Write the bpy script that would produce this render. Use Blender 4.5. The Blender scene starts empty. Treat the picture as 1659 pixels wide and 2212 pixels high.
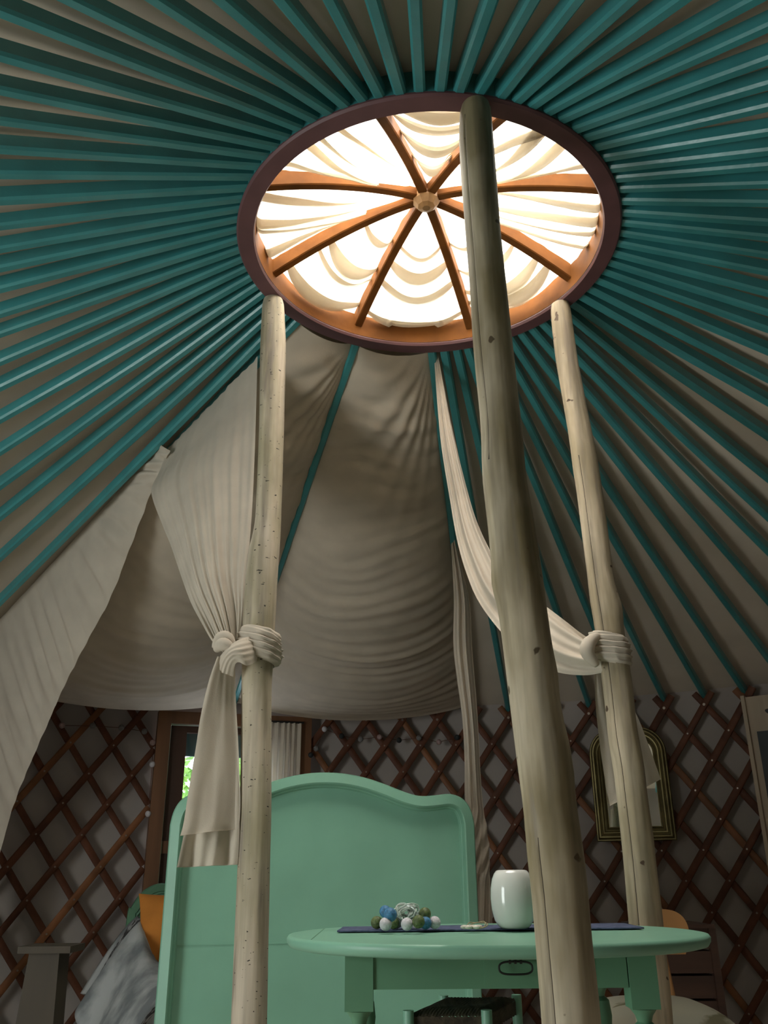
import bpy, math, random
from mathutils import Vector, Matrix, noise
R = math.radians
random.seed(7)
S = bpy.context.scene
COL = S.collection

# ------------------------------------------------------------------ camera, light, exposure
CAM = Vector((-0.1335, -2.078, 0.87))
FPX, PITCH, ROLL, PW, PH = 1900.7, 0.39241, -0.00788, 1659.0, 2212.0
_f = Vector((0, math.cos(PITCH), math.sin(PITCH)))
_u0 = Vector((0, -math.sin(PITCH), math.cos(PITCH)))
_r0 = Vector((1, 0, 0))
_r = _r0 * math.cos(ROLL) + _u0 * math.sin(ROLL)
_u = _u0 * math.cos(ROLL) - _r0 * math.sin(ROLL)
cd = bpy.data.cameras.new('camera')
cam = bpy.data.objects.new('camera', cd)
COL.objects.link(cam)
cam.matrix_world = Matrix(((_r.x, _u.x, -_f.x, CAM.x), (_r.y, _u.y, -_f.y, CAM.y), (_r.z, _u.z, -_f.z, CAM.z), (0, 0, 0, 1)))
cd.sensor_fit = 'VERTICAL'
cd.sensor_height = 36.0
cd.lens = FPX / PH * 36.0
cd.clip_start = 0.02
S.camera = cam
S.view_settings.view_transform = 'Standard'
S.view_settings.look = 'None'
S.view_settings.gamma = 1.0
S.view_settings.use_curve_mapping = False
S.view_settings.exposure = 0.15

W = bpy.data.worlds.new('sky')
S.world = W
W.use_nodes = True
wn = W.node_tree
bg = wn.nodes['Background']
bg.inputs['Color'].default_value = (0.80, 0.90, 1.0, 1)
bg.inputs['Strength'].default_value = 4.0


def area(name, loc, rot, sx, sy, power, color, shape='RECTANGLE'):
    l = bpy.data.lights.new(name, 'AREA')
    l.shape = shape
    l.size = sx
    if shape in ('RECTANGLE', 'ELLIPSE'):
        l.size_y = sy
    l.energy = power
    l.color = color
    o = bpy.data.objects.new(name, l)
    o.location = loc
    o.rotation_euler = rot
    COL.objects.link(o)
    return o


area('skylight_daylight', (0, 0, 3.05), (0, 0, 0), 1.25, 1.25, 140, (1.0, 0.985, 0.97), 'DISK').data.spread = R(145)
area('open_door_daylight', (-2.59, -1.64, 0.93), (R(90), 0, R(-57.6)), 0.80, 1.45, 25, (0.96, 1.0, 0.90))


# ------------------------------------------------------------------ pixel -> place helpers (real distances)
def ray(px, py):
    return _f + _r * ((px - PW / 2) / FPX) - _u * ((py - PH / 2) / FPX)


def at_y(px, py, y):
    d = ray(px, py)
    return CAM + d * ((y - CAM.y) / d.y)


def at_z(px, py, z):
    d = ray(px, py)
    return CAM + d * ((z - CAM.z) / d.z)


def on_wall(px, py, rad):
    d = ray(px, py)
    a = d.x ** 2 + d.y ** 2
    b = 2 * (CAM.x * d.x + CAM.y * d.y)
    c = CAM.x ** 2 + CAM.y ** 2 - rad * rad
    return CAM + d * ((-b + math.sqrt(b * b - 4 * a * c)) / (2 * a))


def pol(az, r, z):
    a = R(az)
    return Vector((r * math.sin(a), r * math.cos(a), z))


def interp(x, xs, ys):
    if x <= xs[0]:
        return ys[0]
    for i in range(1, len(xs)):
        if x <= xs[i]:
            t = (x - xs[i - 1]) / (xs[i] - xs[i - 1])
            return ys[i - 1] + (ys[i] - ys[i - 1]) * t
    return ys[-1]


def smooth_poly(pts, n):
    """Catmull-Rom resampling of a polyline by parameter."""
    P = [Vector(p) for p in pts]
    out = []
    m = len(P) - 1
    for i in range(n):
        t = i / (n - 1) * m
        k = min(int(t), m - 1)
        f = t - k
        p0, p1, p2, p3 = P[max(k - 1, 0)], P[k], P[k + 1], P[min(k + 2, m)]
        out.append(0.5 * ((2 * p1) + (p2 - p0) * f + (2 * p0 - 5 * p1 + 4 * p2 - p3) * f * f + (3 * p1 - p0 - 3 * p2 + p3) * f ** 3))
    return out


# ------------------------------------------------------------------ materials
def new_mat(name):
    m = bpy.data.materials.new(name)
    m.use_nodes = True
    return m, m.node_tree, m.node_tree.nodes['Principled BSDF']


def mat(name, col, rough=0.6, var=0.12, scale=6.0, stretch=(1, 1, 1), bump=0.0, bscale=60.0, metal=0.0, spec=0.5, col2=None, lo=0.35, hi=0.65):
    m, nt, b = new_mat(name)
    b.inputs['Roughness'].default_value = rough
    b.inputs['Metallic'].default_value = metal
    b.inputs['Specular IOR Level'].default_value = spec
    tc = nt.nodes.new('ShaderNodeTexCoord')
    mp = nt.nodes.new('ShaderNodeMapping')
    mp.inputs['Scale'].default_value = stretch
    nt.links.new(tc.outputs['Object'], mp.inputs['Vector'])
    nz = nt.nodes.new('ShaderNodeTexNoise')
    nz.inputs['Scale'].default_value = scale
    nz.inputs['Detail'].default_value = 5
    nt.links.new(mp.outputs['Vector'], nz.inputs['Vector'])
    cr = nt.nodes.new('ShaderNodeValToRGB')
    c1 = tuple(c * (1 - var) for c in col)
    c2 = col2 or tuple(min(1, c * (1 + var)) for c in col)
    cr.color_ramp.elements[0].color = (*c1, 1)
    cr.color_ramp.elements[1].color = (*c2, 1)
    cr.color_ramp.elements[0].position = lo
    cr.color_ramp.elements[1].position = hi
    nt.links.new(nz.outputs['Fac'], cr.inputs['Fac'])
    nt.links.new(cr.outputs['Color'], b.inputs['Base Color'])
    if bump:
        n2 = nt.nodes.new('ShaderNodeTexNoise')
        n2.inputs['Scale'].default_value = bscale
        n2.inputs['Detail'].default_value = 3
        nt.links.new(mp.outputs['Vector'], n2.inputs['Vector'])
        bp = nt.nodes.new('ShaderNodeBump')
        bp.inputs['Strength'].default_value = bump
        bp.inputs['Distance'].default_value = 0.004
        nt.links.new(n2.outputs['Fac'], bp.inputs['Height'])
        nt.links.new(bp.outputs['Normal'], b.inputs['Normal'])
    return m


def cloth_mat(name, col, trans=0.35, clear=0.0, weave=0.25):
    m, nt, b = new_mat(name)
    out = nt.nodes['Material Output']
    tc = nt.nodes.new('ShaderNodeTexCoord')
    nz = nt.nodes.new('ShaderNodeTexNoise')
    nz.inputs['Scale'].default_value = 9
    nz.inputs['Detail'].default_value = 6
    nt.links.new(tc.outputs['Object'], nz.inputs['Vector'])
    cr = nt.nodes.new('ShaderNodeValToRGB')
    cr.color_ramp.elements[0].position = 0.3
    cr.color_ramp.elements[1].position = 0.7
    cr.color_ramp.elements[0].color = (*[c * 0.88 for c in col], 1)
    cr.color_ramp.elements[1].color = (*col, 1)
    nt.links.new(nz.outputs['Fac'], cr.inputs['Fac'])
    b.inputs['Roughness'].default_value = 0.9
    b.inputs['Specular IOR Level'].default_value = 0.1
    nt.links.new(cr.outputs['Color'], b.inputs['Base Color'])
    n2 = nt.nodes.new('ShaderNodeTexNoise')
    n2.inputs['Scale'].default_value = 300
    nt.links.new(tc.outputs['Object'], n2.inputs['Vector'])
    bp = nt.nodes.new('ShaderNodeBump')
    bp.inputs['Strength'].default_value = weave
    bp.inputs['Distance'].default_value = 0.002
    nt.links.new(n2.outputs['Fac'], bp.inputs['Height'])
    nt.links.new(bp.outputs['Normal'], b.inputs['Normal'])
    tr = nt.nodes.new('ShaderNodeBsdfTranslucent')
    nt.links.new(cr.outputs['Color'], tr.inputs['Color'])
    mx = nt.nodes.new('ShaderNodeMixShader')
    mx.inputs['Fac'].default_value = trans
    nt.links.new(b.outputs['BSDF'], mx.inputs[1])
    nt.links.new(tr.outputs['BSDF'], mx.inputs[2])
    last = mx
    if clear:
        tp = nt.nodes.new('ShaderNodeBsdfTransparent')
        tp.inputs['Color'].default_value = (1.0, 0.98, 0.93, 1)
        m2 = nt.nodes.new('ShaderNodeMixShader')
        m2.inputs['Fac'].default_value = clear
        nt.links.new(mx.outputs['Shader'], m2.inputs[1])
        nt.links.new(tp.outputs['BSDF'], m2.inputs[2])
        last = m2
    nt.links.new(last.outputs['Shader'], out.inputs['Surface'])
    return m


def trunk_mat(name, base, dark, green, tk=(0.70, 0.73), tz=1.1, ts=26):
    """Debarked tree trunk: long grain, blotches, small dark ticks and pin holes."""
    m, nt, b = new_mat(name)
    N = nt.nodes.new
    L = nt.links.new
    tc = N('ShaderNodeTexCoord')

    def noise_node(scale, st, det=4):
        mp = N('ShaderNodeMapping')
        mp.inputs['Scale'].default_value = st
        L(tc.outputs['Object'], mp.inputs['Vector'])
        n = N('ShaderNodeTexNoise')
        n.inputs['Scale'].default_value = scale
        n.inputs['Detail'].default_value = det
        L(mp.outputs['Vector'], n.inputs['Vector'])
        return n

    def ramp(n, p0, c0, p1, c1):
        r = N('ShaderNodeValToRGB')
        r.color_ramp.elements[0].position = p0
        r.color_ramp.elements[0].color = c0
        r.color_ramp.elements[1].position = p1
        r.color_ramp.elements[1].color = c1
        L(n.outputs['Fac'], r.inputs['Fac'])
        return r

    def mix(fac, a, bb):
        x = N('ShaderNodeMix')
        x.data_type = 'RGBA'
        L(fac, x.inputs['Factor'])
        L(a, x.inputs['A'])
        L(bb, x.inputs['B'])
        return x.outputs['Result']

    def rgb(c):
        n = N('ShaderNodeRGB')
        n.outputs[0].default_value = (*c, 1)
        return n.outputs[0]

    blot = ramp(noise_node(8, (1, 1, 0.30)), 0.42, (0, 0, 0, 1), 0.60, (1, 1, 1, 1))
    grain = ramp(noise_node(38, (1, 1, 0.05), 6), 0.35, (0.60, 0.60, 0.60, 1), 0.62, (1, 1, 1, 1))
    tick = ramp(noise_node(ts, (1, 1, tz), 2), tk[0], (0, 0, 0, 1), tk[1], (1, 1, 1, 1))
    streak = ramp(noise_node(40, (1, 1, 0.10), 3), 0.56, (0, 0, 0, 1), 0.68, (1, 1, 1, 1))
    c = mix(blot.outputs['Color'], rgb(base), rgb(green))
    c = mix(streak.outputs['Color'], c, rgb(tuple(0.5 * (x + y) for x, y in zip(base, dark))))
    mm = N('ShaderNodeMix')
    mm.data_type = 'RGBA'
    mm.blend_type = 'MULTIPLY'
    mm.inputs['Factor'].default_value = 1
    L(c, mm.inputs['A'])
    L(grain.outputs['Color'], mm.inputs['B'])
    c = mix(tick.outputs['Color'], mm.outputs['Result'], rgb(dark))
    L(c, b.inputs['Base Color'])
    b.inputs['Roughness'].default_value = 0.62
    b.inputs['Specular IOR Level'].default_value = 0.25
    bp = N('ShaderNodeBump')
    bp.inputs['Strength'].default_value = 0.35
    bp.inputs['Distance'].default_value = 0.004
    L(noise_node(30, (1, 1, 0.08), 5).outputs['Fac'], bp.inputs['Height'])
    L(bp.outputs['Normal'], b.inputs['Normal'])
    return m


M = {}
M['teal'] = mat('teal_paint', (0.042, 0.245, 0.255), 0.30, 0.10, 9, (1, 1, 1), 0.15, 70, spec=0.9)
M['plum'] = mat('plum_paint', (0.125, 0.055, 0.058), 0.55, 0.12, 10)
M['pine'] = mat('pine', (0.15, 0.055, 0.012), 0.75, 0.25, 9, (1, 1, 1), 0.15, 50, spec=0.1)
M['pine_hub'] = mat('pine_hub', (0.30, 0.16, 0.06), 0.55, 0.2, 40, (1, 0.15, 1))
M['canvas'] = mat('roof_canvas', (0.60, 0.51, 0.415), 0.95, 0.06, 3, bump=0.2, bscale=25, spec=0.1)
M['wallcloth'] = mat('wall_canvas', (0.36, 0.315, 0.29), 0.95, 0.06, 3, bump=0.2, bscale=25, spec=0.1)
M['lath'] = mat('lath_wood', (0.105, 0.036, 0.017), 0.6, 0.3, 9, bump=0.2, bscale=40, spec=0.3)
M['lath_light'] = mat('lath_wood_light', (0.19, 0.075, 0.03), 0.55, 0.25, 9, bump=0.2, bscale=40, spec=0.3)
M['cord'] = mat('leather_cord', (0.10, 0.035, 0.02), 0.8, 0.3, 30)
M['steel'] = mat('rivet_steel', (0.30, 0.24, 0.20), 0.4, 0.1, 20, metal=0.8)
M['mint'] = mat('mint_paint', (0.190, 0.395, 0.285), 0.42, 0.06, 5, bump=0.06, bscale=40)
M['mint_dark'] = mat('mint_paint_dark', (0.105, 0.245, 0.145), 0.5, 0.08, 6, bump=0.06, bscale=40)  # deeper, duller mint for the table base, leaf joint and bed
M['cream'] = cloth_mat('cream_muslin', (0.66, 0.565, 0.45), 0.18)
M['curtain'] = cloth_mat('cream_curtain', (0.66, 0.58, 0.48), 0.22)
M['sky_muslin'] = cloth_mat('skylight_muslin', (0.80, 0.71, 0.55), 0.17, 0.25)
M['trunk_a'] = trunk_mat('trunk_speckled', (0.60, 0.51, 0.40), (0.030, 0.027, 0.022), (0.38, 0.33, 0.22), tk=(0.69, 0.715), tz=2.4, ts=62)
M['trunk_b'] = trunk_mat('trunk_olive', (0.58, 0.50, 0.37), (0.10, 0.075, 0.045), (0.29, 0.235, 0.135))
M['trunk_c'] = trunk_mat('trunk_pale', (0.62, 0.52, 0.385), (0.09, 0.06, 0.04), (0.38, 0.31, 0.20))
M['crack'] = mat('crack_dark', (0.02, 0.014, 0.01), 0.9, 0.1)
M['floor'] = mat('floor_boards', (0.62, 0.54, 0.44), 0.5, 0.25, 5, (1, 8, 1))
M['doorwood'] = mat('door_wood', (0.16, 0.07, 0.03), 0.5, 0.25, 12, (1, 1, 0.1))
M['sash'] = mat('sash_wood', (0.055, 0.022, 0.012), 0.5, 0.25, 12, (1, 1, 0.1))
M['slate'] = mat('blue_grey_paint', (0.055, 0.075, 0.10), 0.6, 0.1)
M['blind'] = mat('blind_teal', (0.045, 0.10, 0.10), 0.8, 0.08)
M['leaf'] = mat('leaf_green', (0.16, 0.42, 0.05), 0.5, 0.3, 8, col2=(0.42, 0.66, 0.14))
M['stem'] = mat('bark', (0.12, 0.08, 0.05), 0.9, 0.2)
M['gilt'] = mat('old_gilt', (0.14, 0.11, 0.045), 0.38, 0.25, 14, metal=0.75)
M['denim'] = mat('denim_cloth', (0.085, 0.10, 0.165), 0.9, 0.25, 90, bump=0.4, bscale=200, spec=0.1)
M['seam'] = mat('denim_hem', (0.015, 0.018, 0.045), 0.9, 0.2, 90)
M['glaze'] = mat('white_glaze', (0.62, 0.62, 0.58), 0.12, 0.03, 4, spec=0.6)
M['iron'] = mat('black_iron', (0.010, 0.010, 0.009), 0.45, 0.2, spec=0.4)
M['rush'] = mat('woven_rush', (0.040, 0.030, 0.016), 0.85, 0.5, 60, (1, 0.06, 1), 0.8, 60)
M['orange'] = mat('orange_linen', (0.58, 0.22, 0.045), 0.9, 0.12, 8, bump=0.3, bscale=120, spec=0.1)
M['sheet'] = mat('white_linen', (0.62, 0.62, 0.63), 0.9, 0.06, 5, bump=0.2, bscale=40, spec=0.1)
M['duvet'] = mat('printed_duvet', (0.24, 0.26, 0.27), 0.9, 0.1, 5, bump=0.25, bscale=20, spec=0.1, col2=(0.50, 0.52, 0.52), lo=0.42, hi=0.6)
M['print'] = mat('duvet_floral_border', (0.060, 0.058, 0.058), 0.9, 0.1, 34, spec=0.1, col2=(0.42, 0.42, 0.42), lo=0.46, hi=0.60)
M['pale_wood'] = mat('pale_wood', (0.42, 0.33, 0.24), 0.6, 0.12, 9, (1, 1, 0.15))
M['chalk'] = mat('slate_board', (0.055, 0.062, 0.065), 0.8, 0.15, 8)
M['oak'] = mat('worn_oak', (0.044, 0.031, 0.017), 0.7, 0.2, 9, (1, 1, 0.15), 0.2, 40)
M['ply'] = mat('honey_ply', (0.40, 0.20, 0.075), 0.4, 0.15, 8, (1, 1, 0.2))
M['dark_wood'] = mat('dark_wood', (0.050, 0.022, 0.013), 0.6, 0.25, 8, (0.3, 0.3, 4))
M['pouf'] = mat('cushion_print', (0.40, 0.38, 0.30), 0.9, 0.1, 7, (1, 3, 1), 0.2, 40, spec=0.1, col2=(0.16, 0.145, 0.09), lo=0.60, hi=0.66)
M['piping'] = mat('cushion_piping', (0.34, 0.035, 0.06), 0.9, 0.1)
M['ball_green'] = mat('cotton_green', (0.085, 0.115, 0.035), 0.6, 0.45, 220, bump=0.5, bscale=150)
M['ball_blue'] = mat('cotton_blue', (0.045, 0.16, 0.30), 0.6, 0.35, 220, bump=0.5, bscale=150)
M['ball_white'] = mat('cotton_white', (0.56, 0.53, 0.56), 0.6, 0.12, 220, bump=0.5, bscale=150)
M['ball_pink'] = mat('felt_pink', (0.34, 0.23, 0.22), 0.9, 0.15, 90)
M['ball_grey'] = mat('felt_grey', (0.17, 0.16, 0.155), 0.9, 0.15, 90)
M['ball_black'] = mat('felt_black', (0.022, 0.024, 0.024), 0.9, 0.2, 90)
M['shell'] = mat('shell', (0.62, 0.56, 0.48), 0.3, 0.2, 40)
M['raffia'] = mat('raffia', (0.28, 0.24, 0.14), 0.8, 0.2, 40)


def glassy(name, col, rough, trans, metal=0.0):
    m, nt, b = new_mat(name)
    b.inputs['Base Color'].default_value = (*col, 1)
    b.inputs['Roughness'].default_value = rough
    b.inputs['Transmission Weight'].default_value = trans
    b.inputs['Metallic'].default_value = metal
    b.inputs['IOR'].default_value = 1.45
    return m


M['mirror'] = glassy('mirror_silver', (0.82, 0.84, 0.82), 0.02, 0, 1.0)
M['wire'] = glassy('clear_cable', (0.85, 0.92, 0.86), 0.08, 0.6)


def pane_mat():
    m, nt, b = new_mat('window_glass')
    out = nt.nodes['Material Output']
    tp = nt.nodes.new('ShaderNodeBsdfTransparent')
    gl = nt.nodes.new('ShaderNodeBsdfGlossy')
    gl.inputs['Roughness'].default_value = 0.03
    mx = nt.nodes.new('ShaderNodeMixShader')
    mx.inputs['Fac'].default_value = 0.06
    nt.links.new(tp.outputs['BSDF'], mx.inputs[1])
    nt.links.new(gl.outputs['BSDF'], mx.inputs[2])
    nt.links.new(mx.outputs['Shader'], out.inputs['Surface'])
    return m


M['pane'] = pane_mat()


# ------------------------------------------------------------------ mesh helpers
class MB:
    def __init__(s):
        s.v, s.f, s.m = [], [], []

    def add(s, verts, faces, mi=0):
        o = len(s.v)
        s.v += [Vector(p) for p in verts]
        for f in faces:
            s.f.append([i + o for i in f])
            s.m.append(mi)
        return s

    def frame_box(s, c, ex, ey, ez, mi=0):
        """box from a centre and three half-extent vectors"""
        c, ex, ey, ez = Vector(c), Vector(ex), Vector(ey), Vector(ez)
        v = [c + ex * a + ey * b + ez * d for d in (-1, 1) for b in (-1, 1) for a in (-1, 1)]
        if ex.cross(ey).dot(ez) < 0:
            fs = [(0, 1, 3, 2), (4, 6, 7, 5), (0, 4, 5, 1), (2, 3, 7, 6), (0, 2, 6, 4), (1, 5, 7, 3)]
        else:
            fs = [(0, 2, 3, 1), (4, 5, 7, 6), (0, 1, 5, 4), (2, 6, 7, 3), (0, 4, 6, 2), (1, 3, 7, 5)]
        return s.add(v, fs, mi)

    def box(s, c, sx, sy, sz, rz=0.0, mi=0):
        a = R(rz)
        return s.frame_box(c, Vector((math.cos(a), math.sin(a), 0)) * sx / 2, Vector((-math.sin(a), math.cos(a), 0)) * sy / 2, Vector((0, 0, sz / 2)), mi)

    def grid(s, fn, nu, nv, closed=False, mi=0, mfn=None):
        vs = [fn(i / (nu - 1) if not closed else i / nu, j / (nv - 1)) for j in range(nv) for i in range(nu)]
        o = len(s.v)
        s.v += [Vector(p) for p in vs]
        cu = nu if closed else nu - 1
        for j in range(nv - 1):
            for i in range(cu):
                k = (i + 1) % nu
                s.f.append([o + j * nu + i, o + j * nu + k, o + (j + 1) * nu + k, o + (j + 1) * nu + i])
                s.m.append(mfn((i + .5) / cu, (j + .5) / (nv - 1)) if mfn else mi)
        return s

    def tube(s, path, rad, n=10, cap=True, mi=0, up=None, sq=None):
        """round tube along a path; sq=(w,h): rectangular section (half sizes) with softened corners"""
        P = [Vector(p) for p in path]
        k = len(P)
        rr = rad if isinstance(rad, (list, tuple)) else [rad] * k
        ref = Vector(up) if up else None
        rings = []
        prev = None
        for i in range(k):
            t = (P[min(i + 1, k - 1)] - P[max(i - 1, 0)]).normalized()
            if ref is None:
                base = prev if prev is not None else (Vector((0, 0, 1)) if abs(t.z) < 0.9 else Vector((1, 0, 0)))
            else:
                base = ref
            b = (base - t * base.dot(t)).normalized()
            prev = b
            a = b.cross(t)
            ring = []
            if sq:
                w, h = sq
                c = 0.25 * min(w, h) * 1.6
                for (x, y) in ((w, -h + c), (w, h - c), (w - c, h), (-w + c, h), (-w, h - c), (-w, -h + c), (-w + c, -h), (w - c, -h)):
                    ring.append(P[i] + a * x * rr[i] + b * y * rr[i])
            else:
                for j in range(n):
                    th = 2 * math.pi * j / n
                    ring.append(P[i] + (a * math.cos(th) + b * math.sin(th)) * rr[i])
            rings.append(ring)
        n = len(rings[0])
        o = len(s.v)
        for ring in rings:
            s.v += ring
        for i in range(k - 1):
            for j in range(n):
                q = (j + 1) % n
                s.f.append([o + i * n + j, o + i * n + q, o + (i + 1) * n + q, o + (i + 1) * n + j])
                s.m.append(mi)
        if cap:
            s.f.append([o + j for j in reversed(range(n))])
            s.m.append(mi)
            s.f.append([o + (k - 1) * n + j for j in range(n)])
            s.m.append(mi)
        return s

    def lathe(s, prof, c, n=40, mi=0):
        c = Vector(c)
        o = len(s.v)
        for (r, z) in prof:
            for j in range(n):
                th = 2 * math.pi * j / n
                s.v.append(c + Vector((r * math.cos(th), r * math.sin(th), z)))
        for i in range(len(prof) - 1):
            for j in range(n):
                q = (j + 1) % n
                s.f.append([o + i * n + j, o + i * n + q, o + (i + 1) * n + q, o + (i + 1) * n + j])
                s.m.append(mi)
        s.f.append([o + j for j in reversed(range(n))])
        s.m.append(mi)
        e = o + (len(prof) - 1) * n
        s.f.append([e + j for j in range(n)])
        s.m.append(mi)
        return s

    def ball(s, c, r, nu=16, nv=10, mi=0, sc=(1, 1, 1)):
        c = Vector(c)
        prof = []
        for i in range(nv + 1):
            th = math.pi * (0.02 + 0.96 * i / nv)
            prof.append((r * math.sin(th), -r * math.cos(th)))
        o = len(s.v)
        s.lathe(prof, (0, 0, 0), nu, mi)
        for i in range(o, len(s.v)):
            p = s.v[i]
            s.v[i] = c + Vector((p.x * sc[0], p.y * sc[1], p.z * sc[2]))
        return s

    def prism(s, outline, axis, mi=0):
        """outline: list of Vector (planar); axis: extrusion Vector"""
        n = len(outline)
        ax = Vector(axis)
        o = len(s.v)
        s.v += [Vector(p) for p in outline] + [Vector(p) + ax for p in outline]
        s.f.append([o + i for i in reversed(range(n))])
        s.m.append(mi)
        s.f.append([o + n + i for i in range(n)])
        s.m.append(mi)
        for i in range(n):
            q = (i + 1) % n
            s.f.append([o + i, o + q, o + n + q, o + n + i])
            s.m.append(mi)
        return s

    def build(s, name, mats, parent=None, smooth=True, loc=None, angle=40):
        me = bpy.data.meshes.new(name)
        base = Vector((0, 0, 0))
        if parent is not None:
            p = parent
            while p is not None:
                base += p.location
                p = p.parent
        l = Vector(loc) if loc is not None else Vector((0, 0, 0))
        off = base + l
        me.from_pydata([tuple(p - off) for p in s.v], [], s.f)
        mats = mats if isinstance(mats, (list, tuple)) else [mats]
        for x in mats:
            me.materials.append(M[x] if isinstance(x, str) else x)
        for i, p in enumerate(me.polygons):
            p.material_index = s.m[i]
        if smooth:
            me.shade_smooth()
            if angle < 179:
                me.set_sharp_from_angle(angle=R(angle))
        me.update()
        o = bpy.data.objects.new(name, me)
        COL.objects.link(o)
        o.location = l
        if parent is not None:
            o.parent = parent
        return o


def tag(o, label, cat, group=None):
    o['label'] = label
    o['category'] = cat
    if group:
        o['group'] = group
    return o


def thing(name, label, cat, loc, group=None):
    o = bpy.data.objects.new(name, None)
    COL.objects.link(o)
    o.location = loc
    o.empty_display_size = 0.1
    return tag(o, label, cat, group)


def struct(mb, name, mats, parent=None, **k):
    o = mb.build(name, mats, parent, **k)
    if parent is None:
        o['kind'] = 'structure'
    return o


# ================================================================== SETTING
RW = 3.10          # canvas wall radius
RL = 3.035         # lattice radius
Z_WALL = 1.80
Z_RING = 2.556


def ceil_z(r):
    return 2.640 - 0.3335 * (r - 0.53)


mb = MB()
mb.lathe([(0.01, -0.06), (RW + 0.05, -0.06), (RW + 0.05, 0.0), (0.01, 0.0)], (0, 0, 0), 96)
struct(mb, 'floor', 'floor', angle=30)


def wall_seg(name, a0, a1, z0=0.0, z1=Z_WALL):
    n = max(3, int(abs(a1 - a0) / 2.5))
    m = MB()
    m.grid(lambda u, v: pol(a0 + (a1 - a0) * u, RW + (0.0 if v < .5 else 0), z0 + (z1 - z0) * v), n, 12)
    return struct(m, name, 'wallcloth')


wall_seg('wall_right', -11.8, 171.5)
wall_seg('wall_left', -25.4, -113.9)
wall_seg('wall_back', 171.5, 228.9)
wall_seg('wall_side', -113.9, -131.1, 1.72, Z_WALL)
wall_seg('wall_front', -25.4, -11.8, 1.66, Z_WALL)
m_ = MB()
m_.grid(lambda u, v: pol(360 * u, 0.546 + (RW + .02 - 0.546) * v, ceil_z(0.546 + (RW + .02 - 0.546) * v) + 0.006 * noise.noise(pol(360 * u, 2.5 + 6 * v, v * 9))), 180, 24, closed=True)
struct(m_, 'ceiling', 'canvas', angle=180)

# ---- glazed door in the wall behind the bed
DL, DR = pol(-26.3, 3.03, 0), pol(-10.9, 3.03, 0)
dx = (DR - DL).normalized()
dn = Vector((dx.y, -dx.x, 0))          # towards the room
dw = (DR - DL).length


def dbox(m, x0, x1, z0, z1, d0, d1, mi=0):
    c = DL + dx * (x0 + x1) / 2 + dn * (d0 + d1) / 2 + Vector((0, 0, (z0 + z1) / 2))
    return m.frame_box(c, dx * (x1 - x0) / 2, dn * (d1 - d0) / 2, Vector((0, 0, (z1 - z0) / 2)), mi)


door = thing('door_1', 'brown wooden half glazed door in the round wall behind the bed', 'door', DL + dx * dw / 2)
door['kind'] = 'structure'
m_ = MB()
dbox(m_, -0.015, 0.055, 0, 1.70, -0.05, 0.03)
dbox(m_, dw - 0.055, dw + 0.015, 0, 1.70, -0.05, 0.03)
dbox(m_, 0.0551, dw - 0.0551, 1.635, 1.70, -0.05, 0.03)
m_.build('door_frame', 'doorwood', door, angle=30)
m_ = MB()
dbox(m_, 0.06, 0.145, 0.02, 1.63, -0.045, -0.005)
dbox(m_, dw - 0.145, dw - 0.06, 0.02, 1.63, -0.045, -0.005)
dbox(m_, 0.1451, dw - 0.1451, 1.595, 1.63, -0.045, -0.005)
m_.build('door_sash', 'sash', door, angle=30)
m_ = MB()
dbox(m_, 0.0601, dw - 0.0601, 0.985, 1.045, -0.004, 0.012)
m_.build('middle_rail', 'doorwood', door, angle=30)
m_ = MB()
dbox(m_, 0.1451, dw - 0.1451, 0.10, 0.984, -0.035, -0.012)
for k in range(4):
    dbox(m_, 0.15 + k * 0.13, 0.155 + k * 0.13, 0.10, 0.98, -0.012, -0.009)
m_.build('lower_panel', 'slate', door, angle=30)
m_ = MB()
dbox(m_, 0.1452, dw - 0.1452, 1.046, 1.594, -0.030, -0.026)
m_.build('glass_pane', 'pane', door, angle=30)
m_ = MB()
dbox(m_, 0.146, dw - 0.146, 1.478, 1.62, -0.075, -0.062)
m_.build('blind', 'blind', door, angle=30)

# ---- open doorway behind the camera (daylight comes in here)
m_ = MB()
oc = pol(-122.5, 3.07, 0)
ot = pol(-122.5 + 90, 1, 0)
on_ = pol(-122.5, 1, 0)
for sx in (-1, 1):
    m_.frame_box(oc + ot * sx * 0.445 + Vector((0, 0, 0.86)), ot * 0.035, on_ * 0.05, Vector((0, 0, 0.86)))
m_.frame_box(oc + Vector((0, 0, 1.745)), ot * 0.48, on_ * 0.05, Vector((0, 0, 0.025)))
struct(m_, 'trim_1', 'doorwood', angle=30)

# ---- door curtain
m_ = MB()


def dcurt(u, v):
    x = 0.52 + 0.24 * u - 0.006 * v * math.sin(u * 3)
    dep = 0.055 + 0.012 * math.sin(u * 46 + 0.6 * math.sin(u * 9)) + 0.005 * noise.noise(Vector((u * 20, v * 2, 3)))
    p = DL + dx * x + dn * dep
    p.z = 1.66 - 0.80 * v
    return p


m_.grid(dcurt, 90, 14)
dc = thing('door_curtain', 'short pleated cream curtain hanging on the right half of the glazed door', 'curtain', DL + dx * 0.6 + dn * 0.055 + Vector((0, 0, 0.86)))
m_.build('drape', 'curtain', dc, angle=180)
m_ = MB()
m_.tube([DL + dx * 0.48 + dn * 0.055 + Vector((0, 0, 1.664)), DL + dx * 0.775 + dn * 0.055 + Vector((0, 0, 1.664))], 0.006, 10)
m_.build('rod', 'iron', dc)

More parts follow.
